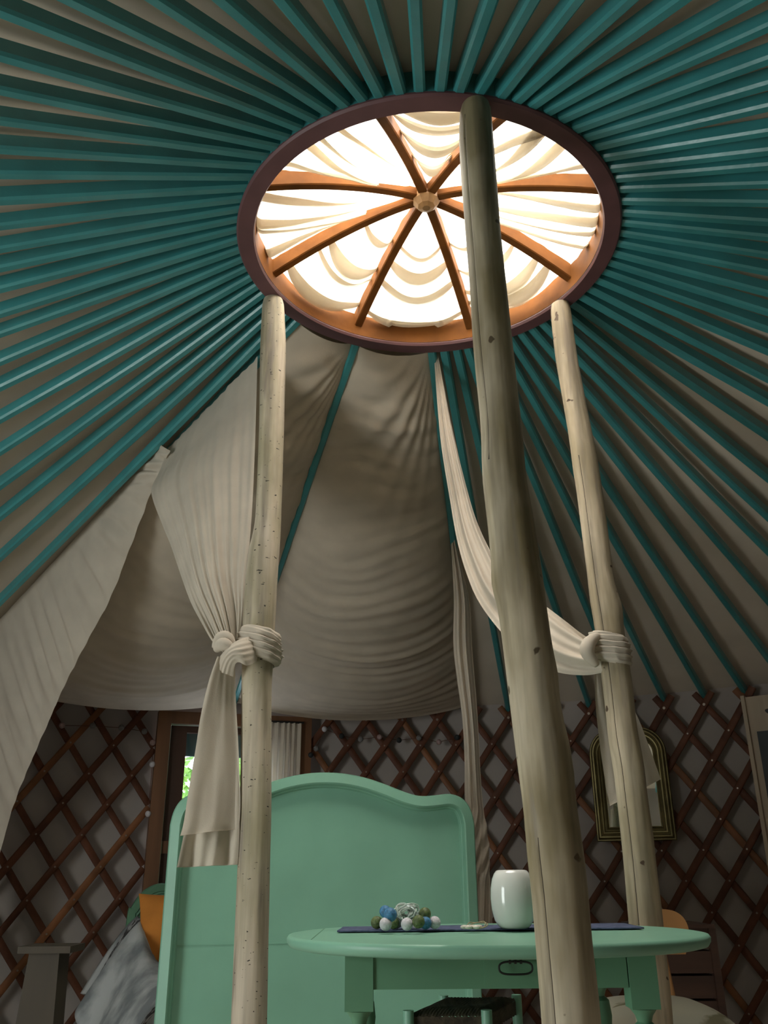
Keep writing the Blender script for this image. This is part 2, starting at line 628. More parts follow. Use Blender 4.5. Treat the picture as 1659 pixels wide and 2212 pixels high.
# ---- foliage outside the door
for (nm, c, n, lab, rad) in (('leafy_shrub', Vector((-1.95, 4.55, 0)), 2400, 'bright green leafy shrub outside the glass at the left edge of the door', 0.46),
                             ('leafy_shrub', Vector((-0.98, 4.70, 0)), 2400, 'bright green leafy shrub outside the glass beside the speckled post', 0.46)):
    t = thing(nm, lab, 'shrub', c, 'shrubs outside the door')
    m_ = MB()
    for i in range(n):
        d = Vector((random.gauss(0, 1), random.gauss(0, 1), random.gauss(0, 1))).normalized() * random.uniform(0.3, 1)
        p = c + Vector((0, 0, 1.25)) + Vector((d.x * rad, d.y * rad * 0.7, d.z * 0.85))
        a = Vector((random.gauss(0, 1), random.gauss(0, 1), random.gauss(0, 1))).normalized()
        b = a.cross(Vector((random.gauss(0, 1), random.gauss(0, 1), random.gauss(0, 1)))).normalized()
        l, w = random.uniform(0.035, 0.06), random.uniform(0.018, 0.03)
        m_.add([p - a * l, p + b * w, p + a * l, p - b * w + a.cross(b) * 0.006], [(0, 1, 2, 3)])
    m_.build('foliage', 'leaf', t, smooth=False)
    m_ = MB()
    for k in range(5):
        an = k * 1.3
        m_.tube([c + Vector((0.02 * k, 0, -0.05)), c + Vector((0.1 * math.cos(an), 0.1 * math.sin(an), 0.6)), c + Vector((0.3 * math.cos(an), 0.25 * math.sin(an), 1.4))], [0.02, 0.014, 0.006], 8)
    m_.build('stem', 'stem', t)

# ================================================================== LATTICE WALL
ZR0, DZ = 1.694, 0.1428     # top crossing row, row spacing


def lath_strip(m, f, k0, k1, rad, w, th, n=26):
    """curved lath: f(row) -> (az, z); the lath's broad face looks to the room"""
    pts = [f(k0 + (k1 - k0) * i / (n - 1)) for i in range(n)]
    P = [pol(a, rad, z) for a, z in pts]
    o = len(m.v)
    for i in range(n):
        t = (P[min(i + 1, n - 1)] - P[max(i - 1, 0)]).normalized()
        nn = -Vector((P[i].x, P[i].y, 0)).normalized()
        b = t.cross(nn).normalized()
        for (x, y) in ((w * .8, th), (-w * .8, th), (-w, th * .5), (-w, -th), (w, -th), (w, th * .5)):
            m.v.append(P[i] + b * x + nn * y)
    for i in range(n - 1):
        for j in range(6):
            q = (j + 1) % 6
            m.f.append([o + i * 6 + j, o + i * 6 + q, o + (i + 1) * 6 + q, o + (i + 1) * 6 + j])
            m.m.append(0)
    m.f.append([o + j for j in range(6)])
    m.m.append(0)
    m.f.append([o + (n - 1) * 6 + j for j in reversed(range(6))])
    m.m.append(0)


def lattice(name, label, a0, pitch, z0, dz, amin, amax, rows, front, w, hide, light_slope=None, warp=lambda a: a):
    t = thing(name, label, 'lattice', pol((amin + amax) / 2, RL, 0))
    half = pitch / 2
    cnt = 0
    for fam in (+1, -1):
        k = -60
        while k < 60:
            base = a0 + k * pitch
            # az at row j : base + fam*half*j
            lo, hi = -0.45, rows
            # clip to [amin, amax]
            j0, j1 = lo, hi
            jj = sorted(((amin - base) / (fam * half), (amax - base) / (fam * half)))
            j0, j1 = max(j0, jj[0]), min(j1, jj[1])
            k += 1
            if j1 - j0 < 0.5:
                continue
            m = MB()
            rad = RL - 0.006 if fam == front else RL + 0.008
            light = (fam == light_slope and k % 3 == 0)
            lath_strip(m, lambda r: (warp(base + fam * half * r), z0 - dz * r), j0, j1, rad, w * (1 + 0.06 * math.sin(k * 2.3)), 0.006, max(4, int((j1 - j0) * 2) + 2))
            m.build('lath', 'lath_light' if light else 'lath', t, angle=50)
    for j in range(0, rows):
        off = half if j % 2 else 0
        k = -40
        while k < 40:
            a = a0 + off + k * pitch
            k += 1
            z = z0 - dz * j
            if a < amin + 0.3 or a > amax - 0.3 or hide(a, z, j) or cnt >= 100:
                continue
            a = warp(a)
            m = MB()
            p = pol(a, RL - 0.0125, z)
            nn = -Vector((p.x, p.y, 0)).normalized()
            m.tube([p - nn * 0.002, p + nn * 0.003], 0.0045 if j else 0.007, 12)
            m.build('rivet', 'steel', t)
            cnt += 1
    return t


_wx = [-12.5, -8.65, -4.7, -0.8, 3.22, 11.08, 18.94, 26.80, 30.73, 34.66]
_wy = [-12.5, -8.65, -4.7, -0.8, 3.05, 10.70, 19.15, 26.80, 30.73, 34.66]


def warp_r(a):
    if a < _wx[0] or a > _wx[-1]:
        return a
    return interp(a, _wx, _wy)


lattice('lattice_panel', 'reddish brown crossed lath lattice running from the door round behind the mirror', 26.80, 3.93, ZR0, DZ, -10.55, 47.0, 12, -1, 0.0175,
        lambda a, z, j: a > 38 or (z < 1.18 and a < 4) or (z < 0.72 and a < 24) or (13 < a < 16.5) or (18.5 < a < 26.9 and 1.05 < z < 1.6), light_slope=1, warp=warp_r)
lattice('lattice_panel', 'reddish brown crossed lath lattice left of the glazed door beside the bed', -28.675, 4.15, 1.507 + 0.146, 0.146, -52.0, -26.7, 11, -1, 0.0165,
        lambda a, z, j: a < -42 or j == 0, light_slope=-1)

# ================================================================== CROWN RING
crown = thing('crown_ring', 'round wooden crown ring of the roof with eight curved spokes and plum painted underside', 'roof ring', (0, 0, Z_RING))
NSEG = 144
m_ = MB()
prof = [(0.500, Z_RING + 0.0125), (0.500, 2.650), (0.512, 2.656), (0.538, 2.656), (0.549, 2.648), (0.549, Z_RING + 0.0125)]
m_.grid(lambda u, v: pol(360 * u, prof[round(v * (len(prof) - 1))][0], prof[round(v * (len(prof) - 1))][1]), NSEG, len(prof), closed=True, mfn=lambda u, v: 0 if v < 0.42 else 1)
m_.build('hoop', ['pine', 'teal'], crown, angle=35)
m_ = MB()
prof2 = [(0.5015, Z_RING + 0.0124), (0.499, Z_RING + 0.008), (0.503, Z_RING), (0.546, Z_RING), (0.551, Z_RING + 0.006), (0.5505, Z_RING + 0.0124)]
m_.grid(lambda u, v: pol(360 * u, prof2[round(v * (len(prof2) - 1))][0], prof2[round(v * (len(prof2) - 1))][1]), NSEG, len(prof2), closed=True)
o = m_.build('bottom_band', 'plum', crown, angle=35)
o['label'] = 'plum painted underside band'


def spoke_b(r):
    return 2.602 + 0.135 * (1 - (max(r, 0) / 0.5) ** 1.7)


SPK = [198.0, 157.2, 111.0, 65.6, 19.4, 334.4, 290.2, 246.4]
for a in SPK:
    m_ = MB()
    pts = []
    for i in range(15):
        r = 0.036 + (0.502 - 0.036) * i / 14
        h = 0.0235 + 0.004 * (r / 0.5)
        pts.append((pol(a, r, spoke_b(r) + h), h))
    side = pol(a + 90, 1, 0)
    o = len(m_.v)
    for p, h in pts:
        w = 0.0135
        c = 0.003
        for (x, y) in ((w - c, -h), (w, -h + c), (w, h), (-w, h), (-w, -h + c), (-w + c, -h)):
            m_.v.append(p + side * x + Vector((0, 0, y)))
    for i in range(len(pts) - 1):
        for j in range(6):
            q = (j + 1) % 6
            m_.f.append([o + i * 6 + j, o + (i + 1) * 6 + j, o + (i + 1) * 6 + q, o + i * 6 + q])
            m_.m.append(0)
    m_.f.append([o + j for j in range(6)])
    m_.m.append(0)
    e = o + (len(pts) - 1) * 6
    m_.f.append([e + j for j in reversed(range(6))])
    m_.m.append(0)
    m_.build('spoke', 'pine', crown, angle=30)
m_ = MB()
zb = 2.715
m_.lathe([(0.012, zb - 0.006), (0.026, zb), (0.040, zb + 0.016), (0.042, zb + 0.030), (0.038, zb + 0.045), (0.040, zb + 0.085), (0.03, zb + 0.09)], (0, 0, 0), 9)
m_.build('hub', 'pine_hub', crown, smooth=False)

# ------------------------------------------------------------------ muslin under the skylight
sk = thing('skylight_muslin', 'sunlit white muslin cloth draped over the spokes of the roof ring', 'cloth', (0, 0, 2.66))


def top_z(r):
    return spoke_b(r) + 0.052 if r < 0.5 else 2.654 + 0.012 - 0.02 * (r - 0.5)


SRT = sorted(SPK)
m_ = MB()
folds = {}
for k in range(8):
    a0, a1 = SRT[k], SRT[(k + 1) % 8] + (360 if k == 7 else 0)
    mid = ((a0 + a1) / 2) % 360
    radial = 200 < mid < 300 or 60 < mid < 140
    near = 120 < mid < 240

    def sp(u, v, a0=a0, a1=a1, mid=mid, radial=radial, near=near):
        r = 0.03 + 0.505 * v
        a = a0 + (a1 - a0) * u
        s4 = 4 * u * (1 - u)
        sag = (0.014 + 0.050 * math.sin(math.pi * min(1, v * 1.02)) ** 0.8) * s4 * (1.2 if near else 0.85)
        if v > 0.9:
            sag *= max(0.0, (1 - v) / 0.1) if not near else max(0.25, (1 - v) / 0.1)
        q = Vector((math.cos(R(a)) * r * 9, math.sin(R(a)) * r * 9, mid))
        if radial:
            w = math.sin(u * 19 + 2.5 * v + mid) * 0.5 + math.sin(u * 31 + mid * 2) * 0.3
        else:
            w = math.sin(v * 24 - s4 * 2.6 + mid) * 0.5 + math.sin(v * 41 - s4 * 4 + mid * 3) * 0.28
        bump_ = 0.010 * w * (0.25 + s4) + 0.006 * noise.noise(q)
        lip = 0.008 * noise.noise(Vector((v * 14, mid, 1))) * (1 - s4)
        return pol(a, r, top_z(r) + 0.003 - sag + bump_ * min(1, s4 * 3) + max(0, lip))

    m_.grid(sp, 34, 44)
    # thicker bunched folds: three layers of cloth lying over one another
    nf = 4 if not radial else 4
    for q in range(nf):
        v0 = 0.28 + 0.66 * (q + random.uniform(0.1, 0.8)) / nf
        wv = random.uniform(0.045, 0.11)
        droop = random.uniform(0.006, 0.022)
        if radial:
            u0 = 0.16 + 0.7 * (q + random.uniform(0.1, .6)) / nf
            wu = random.uniform(0.05, 0.11)
            lean = random.uniform(-0.22, 0.22)

            def fd(s, t, u0=u0, wu=wu, lean=lean, sp=sp):
                v = 0.30 + 0.68 * s
                zz = [0, 1, 0.05, 1.0][round(t * 3)]
                p = sp(min(0.985, max(0.015, u0 + lean * (s - 0.5) + wu * zz * (0.35 + 0.65 * s))), v)
                return p - Vector((0, 0, 0.003 + 0.004 * round(t * 3) + 0.006 * math.sin(math.pi * t)))
        else:
            def fd(s, t, v0=v0, wv=wv, droop=droop, sp=sp):
                s4 = 4 * s * (1 - s)
                zz = [0, 1, 0.1, 0.95][round(t * 3)]
                p = sp(0.02 + 0.96 * s, min(0.99, max(0.05, v0 + wv * zz * (0.25 + 0.75 * s4) - 0.07 * s4 * (1 if near else 0.4))))
                return p - Vector((0, 0, 0.003 + 0.004 * round(t * 3) * (0.3 + s4) + droop * s4 * 0.5))
        m_.grid(fd, 34, 4)
m_.build('drape', 'sky_muslin', sk, angle=180)

# ================================================================== ROOF POLES
P_R0, P_Z0, P_R1, P_Z1 = 0.538, 2.592, 3.06, 1.752      # centre line
PWID, PDEP = 0.0148, 0.0215                             # half width, half depth

TOP = [(217.3, 222.8), (212.4, 218.5), (207.9, 212.9), (203.3, 207.9), (198.6, 202.0), (194.3, 195.6), (189.2, 190.6), (184.4, 184.5), (179.3, 179.6), (174.6, 173.8), (169.4, 168.2), (164.0, 163.6), (159.7, 157.0), (155.4, 151.6), (150.7, 145.4), (146.2, 141.6), (141.1, 137.0), (136.7, 133.2)]
RIGHT = [(132.0, 129.2), (127.4, 124.0), (122.6, 120.9), (118.1, 118.0), (113.6, 113.4), (108.7, 109.7), (103.8, 105.7), (99.3, 102.0), (94.8, 98.0), (90.3, 94.6), (85.8, 89.4), (81.3, 84.6), (76.8, 81.2), (72.3, 76.8), (67.8, 71.3), (63.3, 67.1), (58.8, 61.0), (54.3, 55.2), (49.8, 51.0), (45.3, 47.5), (40.8, 42.9), (36.4, 38.75), (32.0, 34.6), (28.0, 30.75), (24.0, 26.8), (20.4, 22.9), (16.6, 19.2), (12.8, 14.3), (8.3, 10.7), (3.8, 6.7)]
LEFT = [(221.8, 228.1), (226.3, 232.7), (230.7, 237.2), (235.2, 241.9), (239.7, 246.2), (244.2, 251.1), (248.7, 255.8), (253.2, 260.1), (257.7, 263.5), (262.1, 267.5), (266.6, 272.0), (271.1, 275.0), (275.6, 280.4), (280.1, 285.0), (284.6, 290.2), (289.1, 294.5), (293.5, 298.9), (298.0, 302.9), (302.5, 307.4), (307.0, 311.3)]
DRAPED = [(-48.0, -46.0), (-24.0, -18.9)]
ORD = ['zeroth', 'first', 'second', 'third', 'fourth', 'fifth', 'sixth', 'seventh', 'eighth', 'ninth', 'tenth', 'eleventh', 'twelfth', 'thirteenth', 'fourteenth', 'fifteenth', 'sixteenth', 'seventeenth', 'eighteenth', 'nineteenth', 'twentieth', 'twenty-first', 'twenty-second', 'twenty-third', 'twenty-fourth', 'twenty-fifth', 'twenty-sixth', 'twenty-seventh', 'twenty-eighth', 'twenty-ninth', 'thirtieth', 'thirty-first']


def roof_pole(ra, wa, label, foot=False):
    A, B = pol(ra, P_R0, P_Z0), pol(wa, P_R1, P_Z1)
    seed = ra * 1.7
    path = []
    for i in range(12):
        s = i / 11
        p = A.lerp(B, s)
        p.z -= 0.010 * math.sin(math.pi * s) * (0.5 + 0.5 * math.sin(seed))
        p += pol(ra + 90, 0.005 * math.sin(math.pi * s) * math.sin(seed * 3.1), 0)
        path.append(p)
    m = MB()
    m.tube(path, [0.96 + 0.05 * math.sin(seed + 0.8 * i) for i in range(12)], sq=(PWID, PDEP), up=(0, 0, 1))
    t = m.build('roof_pole', 'teal', None, loc=B, angle=40)
    tag(t, label, 'roof pole', 'teal roof poles')
    if foot:
        m = MB()
        c = pol(wa, 3.032, 1.722)
        ax = pol(wa, 1, 0)
        sd = pol(wa + 90, 1, 0)
        for q in range(3):
            pts = []
            for i in range(17):
                th = 2 * math.pi * i / 16
                pts.append(c + Vector((0, 0, 0.010 * q)) + sd * (0.030 * math.cos(th)) + ax * (0.024 * math.sin(th)) + Vector((0, 0, 0.006 * math.sin(th * 2 + q))))
            m.tube(pts, 0.0045, 6)
        ch = m.build('tie_cord', 'cord', t)
        for p in ch.data.vertices:
            p.co -= B
    return t


for i, (ra, wa) in enumerate(TOP):
    if i < 9:
        lab = 'teal roof pole, %s to the left of the nearest post top, at the top of the picture' % ORD[11 - i]
        lab = 'teal roof pole at the top edge, %s one counted leftwards from the nearest post' % ORD[11 - i]
    elif i < 11:
        lab = 'teal roof pole at the top edge, %s one counted leftwards from the nearest post' % ORD[11 - i]
    else:
        lab = 'teal roof pole at the top edge, %s one counted rightwards from the nearest post' % ORD[i - 10]
    roof_pole(ra, wa, lab)
for i, (ra, wa) in enumerate(RIGHT):
    if i == len(RIGHT) - 1:
        lab = 'teal roof pole edging the bed canopy, beside the white hanging curtain strip'
    else:
        lab = 'teal roof pole right of the bed canopy, %s one counted from the hanging curtain strip' % ORD[len(RIGHT) - 1 - i]
    roof_pole(ra, wa, lab, foot=wa < 50)
for i, (ra, wa) in enumerate(LEFT):
    lab = 'teal roof pole at the left edge, %s one counted upwards from the left curtain' % ORD[len(LEFT) - i]
    roof_pole(ra, wa, lab)
roof_pole(*DRAPED[0], 'teal roof pole hidden along the top of the left curtains')
roof_pole(*DRAPED[1], 'single teal roof pole crossing the middle of the cream bed canopy')

# ================================================================== POSTS


def post(label, y, rows, matname, loc_y=None, bumps=(), cracks=(), ztop=None, seed=0.0):
    """rows: (pixel row, left edge, right edge); the trunk stands at depth y"""
    C3 = []
    for (py, xl, xr) in rows:
        a, b = at_y(xl, py, y), at_y(xr, py, y)
        C3.append(((a + b) / 2, (a - b).length / 2 * 0.985))
    zs = [c.z for c, r in C3][::-1]
    xs = [c.x for c, r in C3][::-1]
    rs = [r for c, r in C3][::-1]
    top = ztop if ztop is not None else zs[-1]
    nz, na = 150, 96
    m = MB()
    rings = []
    for i in range(nz):
        z = top * i / (nz - 1)
        x, r = interp(z, zs, xs), interp(z, zs, rs)
        rr = 0
        for k in (-1, 0, 1):
            rr += interp(z + k * 0.03, zs, rs) / 3
        xx = sum(interp(z + k * 0.03, zs, xs) for k in (-1, 0, 1)) / 3
        if top - z < 0.02:
            rr *= 0.90 + 0.10 * (top - z) / 0.02
        rings.append((Vector((xx, y, z)), rr))
    ci = {c[0]: c for c in cracks}

    def f(u, v):
        i = round(v * (nz - 1))
        c, r = rings[i]
        th = 2 * math.pi * u
        d = Vector((math.cos(th), math.sin(th), 0))
        q = 1 + 0.030 * noise.noise(Vector((d.x * 1.2 + seed, d.y * 1.2, c.z * 2.2))) + 0.012 * noise.noise(Vector((d.x * 5 + seed, d.y * 5, c.z * 7)))
        for (bz, bth, amp, sz) in bumps:
            da = (math.degrees(th) - bth + 180) % 360 - 180
            q += amp * math.exp(-((c.z - bz) / sz) ** 2 - (da / 34) ** 2)
        for (cth, z0, z1) in cracks:
            col = round(cth / 360 * na)
            if round(u * na) == col and z0 < c.z < z1:
                q -= 0.05
        return c + d * r * q

    def mf(u, v):
        j = int(u * na)
        z = top * v
        for (cth, z0, z1) in cracks:
            col = round(cth / 360 * na)
            if j in (col,) and z0 < z < z1:
                return 1
        return 0

    m.grid(f, na, nz, closed=True, mfn=mf)
    o = len(m.v)
    m.f.append([(nz - 1) * na + j for j in range(na)])
    m.m.append(0)
    m.f.append([j for j in reversed(range(na))])
    m.m.append(0)
    ob = m.build('support_post', [matname, 'crack'], None, loc=Vector((rings[0][0].x, y, 0)), angle=60)
    return tag(ob, label, 'post', 'tree trunk posts under the roof ring')


# cracks: only the thin column of faces is dark; angles: 270 faces the camera
post('speckled pale tree trunk post with black ticks, the curtain knotted round its left side', 0.237,
     [(628, 568, 612), (748, 562, 618), (941, 559, 613), (1134, 551, 607), (1182, 542, 605), (1230, 531, 601), (1327, 525, 596), (1423, 522, 591), (1476, 521, 587), (1597, 521, 587), (1741, 518, 587), (1858, 513, 584), (1946, 509, 582), (2080, 503, 579), (2212, 498, 577), (2600, 480, 568)],
     'trunk_a', bumps=((1.72, 190, 0.10, 0.05), (1.30, 300, 0.05, 0.04)), cracks=(), ztop=Z_RING, seed=3.1)
post('thick smooth tree trunk post nearest to the viewer, standing in front of the table', -0.516,
     [(212, 994, 1060), (300, 991, 1066), (400, 997, 1074), (500, 1005, 1081), (600, 1013, 1092), (724, 1020, 1105), (820, 1028, 1116), (893, 1036, 1123), (941, 1039, 1130), (1013, 1040, 1134), (1062, 1044, 1141), (1110, 1051, 1151), (1182, 1058, 1162), (1240, 1063, 1172), (1345, 1080, 1185), (1450, 1092, 1201), (1529, 1101, 1211), (1609, 1111, 1230), (1635, 1114, 1239), (1688, 1121, 1240), (1768, 1133, 1249), (1827, 1134, 1260), (1887, 1143, 1266), (1966, 1151, 1274), (2046, 1157, 1280), (2125, 1164, 1292), (2212, 1171, 1299), (2600, 1195, 1335)],
     'trunk_b', bumps=((1.60, 235, 0.05, 0.05), (1.37, 180, 0.10, 0.03), (1.20, 350, 0.06, 0.03)), cracks=((219.4, 1.62, 2.5), (225.1, 0.0, 0.93)), ztop=Z_RING, seed=8.4)
post('pale tree trunk post with a long crack, standing before the arched mirror', 0.273,
     [(650, 1189, 1230), (693, 1191, 1236), (779, 1201, 1248), (865, 1216, 1265), (951, 1231, 1282), (994, 1236, 1291), (1058, 1246, 1300), (1165, 1259, 1315), (1251, 1270, 1325), (1290, 1273, 1336), (1315, 1278, 1343), (1358, 1285, 1347), (1466, 1300, 1364), (1569, 1312, 1375), (1594, 1312, 1379), (1649, 1324, 1391), (1728, 1333, 1399), (1807, 1342, 1411), (1887, 1350, 1419), (1966, 1356, 1429), (2046, 1363, 1437), (2157, 1371, 1449), (2600, 1395, 1480)],
     'trunk_c', bumps=((1.97, 200, 0.05, 0.04), (1.55, 330, 0.10, 0.03), (1.32, 20, 0.05, 0.04)), cracks=((230.6, 0.35, 2.0),), ztop=Z_RING, seed=5.7)

# ================================================================== BED CANOPY (swagged under the roof)


def pole_pt(pr, s, dz=0.0, da=0.0):
    A, B = pol(pr[0] + da, P_R0 + 0.01, 2.566 + dz), pol(pr[1] + da, 3.0, 1.745 + dz)
    return A.lerp(B, s)


canopy = thing('bed_canopy', 'large cream muslin canopy swagged in folds beneath the roof above the bed', 'canopy', (-0.6, 1.7, 1.7))


def swag(pa, pb, seed, name, topsag, flip=1.0):
    m = MB()

    def f(u, v):
        s = 0.008 + 0.987 * v
        dz = 0.020
        A = pole_pt(pa, s, dz, 0.35 if s < 0.3 else 0.15)
        B = pole_pt(pb, s, dz, -0.35 if s < 0.3 else -0.15)
        e = u + 0.02 * math.sin(v * 9 + seed) * u * (1 - u)
        p = A.lerp(B, e)
        s4 = 4 * u * (1 - u)
        sag = interp(v, [0, 0.06, 0.3, 0.6, 0.85, 1], [topsag, topsag + .02, 0.13, 0.235, 0.20, 0.095]) * (s4 ** 0.8)
        ph = v + 0.012 * math.sin(u * 5 + seed) + 0.05 * noise.noise(Vector((u * 1.6, v * 5, seed)))
        arc = interp(v, [0, 0.04, .12, .3, .42, .5, .62, .8, 1], [0.15, 0.7, 1.5, 1.1, 0.5, 1.1, 1.5, 1.0, 0.3])
        edge = 0.55 + 0.45 * s4
        rip = 0.013 * (abs(math.sin(ph * 42 + seed)) ** 0.6 - 0.6) * (0.55 + 0.45 * math.sin(ph * 19 + seed * 2)) + 0.006 * math.sin(ph * 47 + 1.3 * seed) + 0.003 * math.sin(ph * 190 + u * 2 + seed)
        pinch = 0.004 * math.sin(v * 150 + seed) * (math.exp(-u / 0.12) + math.exp(-(1 - u) / 0.12))
        n = Vector((p.x, p.y, 0)).normalized() * 0.33 + Vector((0, 0, 1))
        n.normalize()
        fan = 0.010 * math.exp(-v / 0.16) * min(1, v * 14) * math.sin(30 * math.atan2(v * 1.9 + 0.02, 1.03 - u)) * edge
        rip = rip + fan
        p = p - Vector((0, 0, sag)) + n * (rip * arc * edge + pinch * min(1, s4 * 6 + .2))
        return p

    m.grid(f, 60, 210)
    return m.build(name, 'cream', canopy, angle=180)


swag((-48.0, -46.0), DRAPED[1], 1.3, 'swag', 0.03)
swag(DRAPED[1], RIGHT[-1], 4.1, 'swag', 0.035)


def cloth_rows(L, Rr, n, yl, yr):
    """edge curves given as (pixel x, pixel row) at depths yl/yr (functions of t)"""
    l2 = smooth_poly([Vector((a, b, 0)) for a, b in L], n)
    r2 = smooth_poly([Vector((a, b, 0)) for a, b in Rr], n)
    A = [at_y(p.x, p.y, yl(i / (n - 1))) for i, p in enumerate(l2)]
    B = [at_y(p.x, p.y, yr(i / (n - 1))) for i, p in enumerate(r2)]
    return A, B


def sample(A, t):
    k = t * (len(A) - 1)
    i = min(int(k), len(A) - 2)
    return A[i].lerp(A[i + 1], k - i)


def pole_y(pr, px, row):
    """depth at which the sight line px,row meets the vertical plane through a roof pole"""
    best = None
    for i in range(201):
        s = i / 200
        p = pole_pt(pr, s)
        d = p - CAM
        dep = d.dot(_f)
        qx = PW / 2 + FPX * d.dot(_r) / dep
        e = abs(qx - px)
        if best is None or e < best[0]:
            best = (e, p.y)
    return best[1]


# ---- left curtain gathered to the speckled post
cur = thing('tied_curtain', 'cream curtain hung from the roof and knotted round the speckled left post', 'curtain', (-0.5, 0.3, 0.9))
PC = DRAPED[0]
yT0, yT1 = pole_y(PC, 362, 975), pole_y(PC, 556, 778)
Lc = [(364, 968), (345, 1020), (328, 1064), (350, 1130), (370, 1180), (390, 1240), (412, 1300), (438, 1350), (462, 1392), (478, 1402)]
Rc = [(557, 770), (554, 880), (551, 980), (548, 1060), (545, 1120), (540, 1190), (534, 1260), (530, 1320), (522, 1372), (508, 1398)]
A, B = cloth_rows(Lc, Rc, 40, lambda t: yT0 - 0.045 + (0.250 - yT0) * t ** 0.9, lambda t: yT1 - 0.045 + (0.287 - yT1) * t ** 1.2)
m_ = MB()


def f(u, v):
    a, b = sample(A, v), sample(B, v)
    w = (b - a).length
    e = u
    p = a.lerp(b, e)
    n = (b - a).cross(sample(A, min(1, v + .02)) - sample(A, max(0, v - .02))).normalized()
    if n.y > 0:
        n = -n
    fl = 0.25 * math.sin(u * 46 + 1.5 * math.sin(v * 3)) + 0.25 * math.sin(u * 83 + v * 2 + 1) + 1.3 * noise.noise(Vector((u * 4.5, v * 1.1, 2.2))) + 0.5 * noise.noise(Vector((u * 16, v * 1.5, 4.2)))
    big = math.sin(math.pi * u) * 0.05 * math.sin(math.pi * min(1, v * 1.05))
    return p + n * (0.011 * fl * (0.35 + 0.8 * v) + big)


m_.grid(f, 110, 70)
m_.build('drape', 'curtain', cur, angle=180)

# gathered lobe beside the knot
m_ = MB()
lobe = smooth_poly([at_y(462, 1400, 0.20), at_y(474, 1378, 0.19), at_y(492, 1376, 0.185), at_y(506, 1396, 0.18)], 14)
m_.tube(lobe, [0.006 + 0.009 * math.sin(math.pi * i / 13) for i in range(14)], 14)
lobe = smooth_poly([at_y(466, 1404, 0.19), at_y(482, 1392, 0.172), at_y(502, 1402, 0.17)], 12)
m_.tube(lobe, [0.008 + 0.010 * math.sin(math.pi * i / 11) for i in range(12)], 14)
m_.build('gather', 'curtain', cur, angle=180)


def knot_band(c_top, c_bot, rad, bulge, seed, left_dir, parent, name='knot', tilt=0.0):
    """cloth wound round a post: lumpy band with slanting folds"""
    m = MB()
    axis = c_bot - c_top
    n = 80

    def g(u, v):
        th = 2 * math.pi * u
        d = Vector((math.cos(th), math.sin(th), 0))
        c = c_top.lerp(c_bot, v)
        lr = rad + bulge * math.sin(math.pi * (0.10 + 0.80 * v)) ** 0.7
        s = v * 34 + 6.0 * math.sin(th * 0.5 + seed) + 1.2 * math.sin(th + seed)
        lr += 0.0026 * math.sin(s) * math.sin(math.pi * v) + 0.0022 * math.sin(s * 1.9 + 1) * math.sin(math.pi * v) + 0.005 * noise.noise(Vector((d.x * 2, d.y * 2, v * 3 + seed)))
        if v < 0.04 or v > 0.96:
            lr = rad - 0.004
        fwd = max(0, d.dot(left_dir))
        lr += 0.010 * fwd ** 3 * math.sin(math.pi * v)
        z = tilt * math.cos(th - seed)
        return c + d * lr + Vector((0, 0, z))

    m.grid(g, n, 34, closed=True)
    return m.build(name, 'curtain', parent, angle=180)


kc = at_y(560, 1400, 0.237)
knot_band(Vector((kc.x + .002, 0.237, 1.487)), Vector((kc.x + .004, 0.237, 1.396)), 0.043, 0.014, 0.4, Vector((-0.9, -0.4, 0)), cur, tilt=-0.010)
# band that leaves the wrap to the left, crossing over itself
m_ = MB()


def g(u, v):
    a = smooth_poly([at_y(556, 1372, 0.205), at_y(520, 1380, 0.165), at_y(495, 1396, 0.160), at_y(474, 1420, 0.168), at_y(462, 1450, 0.185)], 12)
    b = smooth_poly([at_y(560, 1425, 0.205), at_y(535, 1438, 0.165), at_y(515, 1430, 0.160), at_y(506, 1440, 0.168), at_y(504, 1462, 0.190)], 12)
    p = sample(a, u).lerp(sample(b, u), v)
    n = Vector((0, -1, 0))
    return p + n * (0.012 * math.sin(math.pi * v) + 0.002 * math.sin(v * 30 + u * 5) * math.sin(math.pi * v))


m_.grid(g, 26, 22)
m_.build('crossing_fold', 'curtain', cur, angle=180)


def tail(L, Rr, y0, y1, seed, parent, name, amp=0.012, n=40, waves=13):
    A, B = cloth_rows(L, Rr, n, lambda t: y0, lambda t: y1)
    m = MB()

    def f(u, v):
        a, b = sample(A, v), sample(B, v)
        p = a.lerp(b, u)
        w = math.sin(u * waves + seed + 0.4 * math.sin(v * 4)) + 0.5 * math.sin(u * waves * 2.2 + seed * 2 + v)
        return p + Vector((0, -1, 0)) * (amp * w * (0.45 + 0.7 * v) + 0.3 * amp * noise.noise(Vector((u * 6, v * 4, seed))))

    m.grid(f, 60, 50)
    # hem: a narrow doubled strip along the bottom
    def h(u, v):
        p = f(u, 0.985 + 0.015 * v)
        return p + Vector((0, -0.0025 if 0.2 < v < 0.9 else 0.0, 0))
    m.grid(h, 60, 5)
    return m.build(name, 'curtain', parent, angle=180)


tail([(470, 1418), (452, 1470), (436, 1540), (425, 1610), (410, 1700), (398, 1775), (390, 1806)], [(507, 1432), (509, 1510), (513, 1590), (516, 1660), (518, 1730), (516, 1775), (513, 1790)], 0.165, 0.20, 0.2, cur, 'tail', 0.009, waves=5)
tail([(474, 1440), (448, 1540), (432, 1620), (414, 1710), (398, 1800), (388, 1850), (384, 1874)], [(506, 1450), (510, 1540), (514, 1620), (516, 1700), (518, 1780), (516, 1830), (513, 1868)], 0.20, 0.215, 2.9, cur, 'tail', 0.012, waves=10)

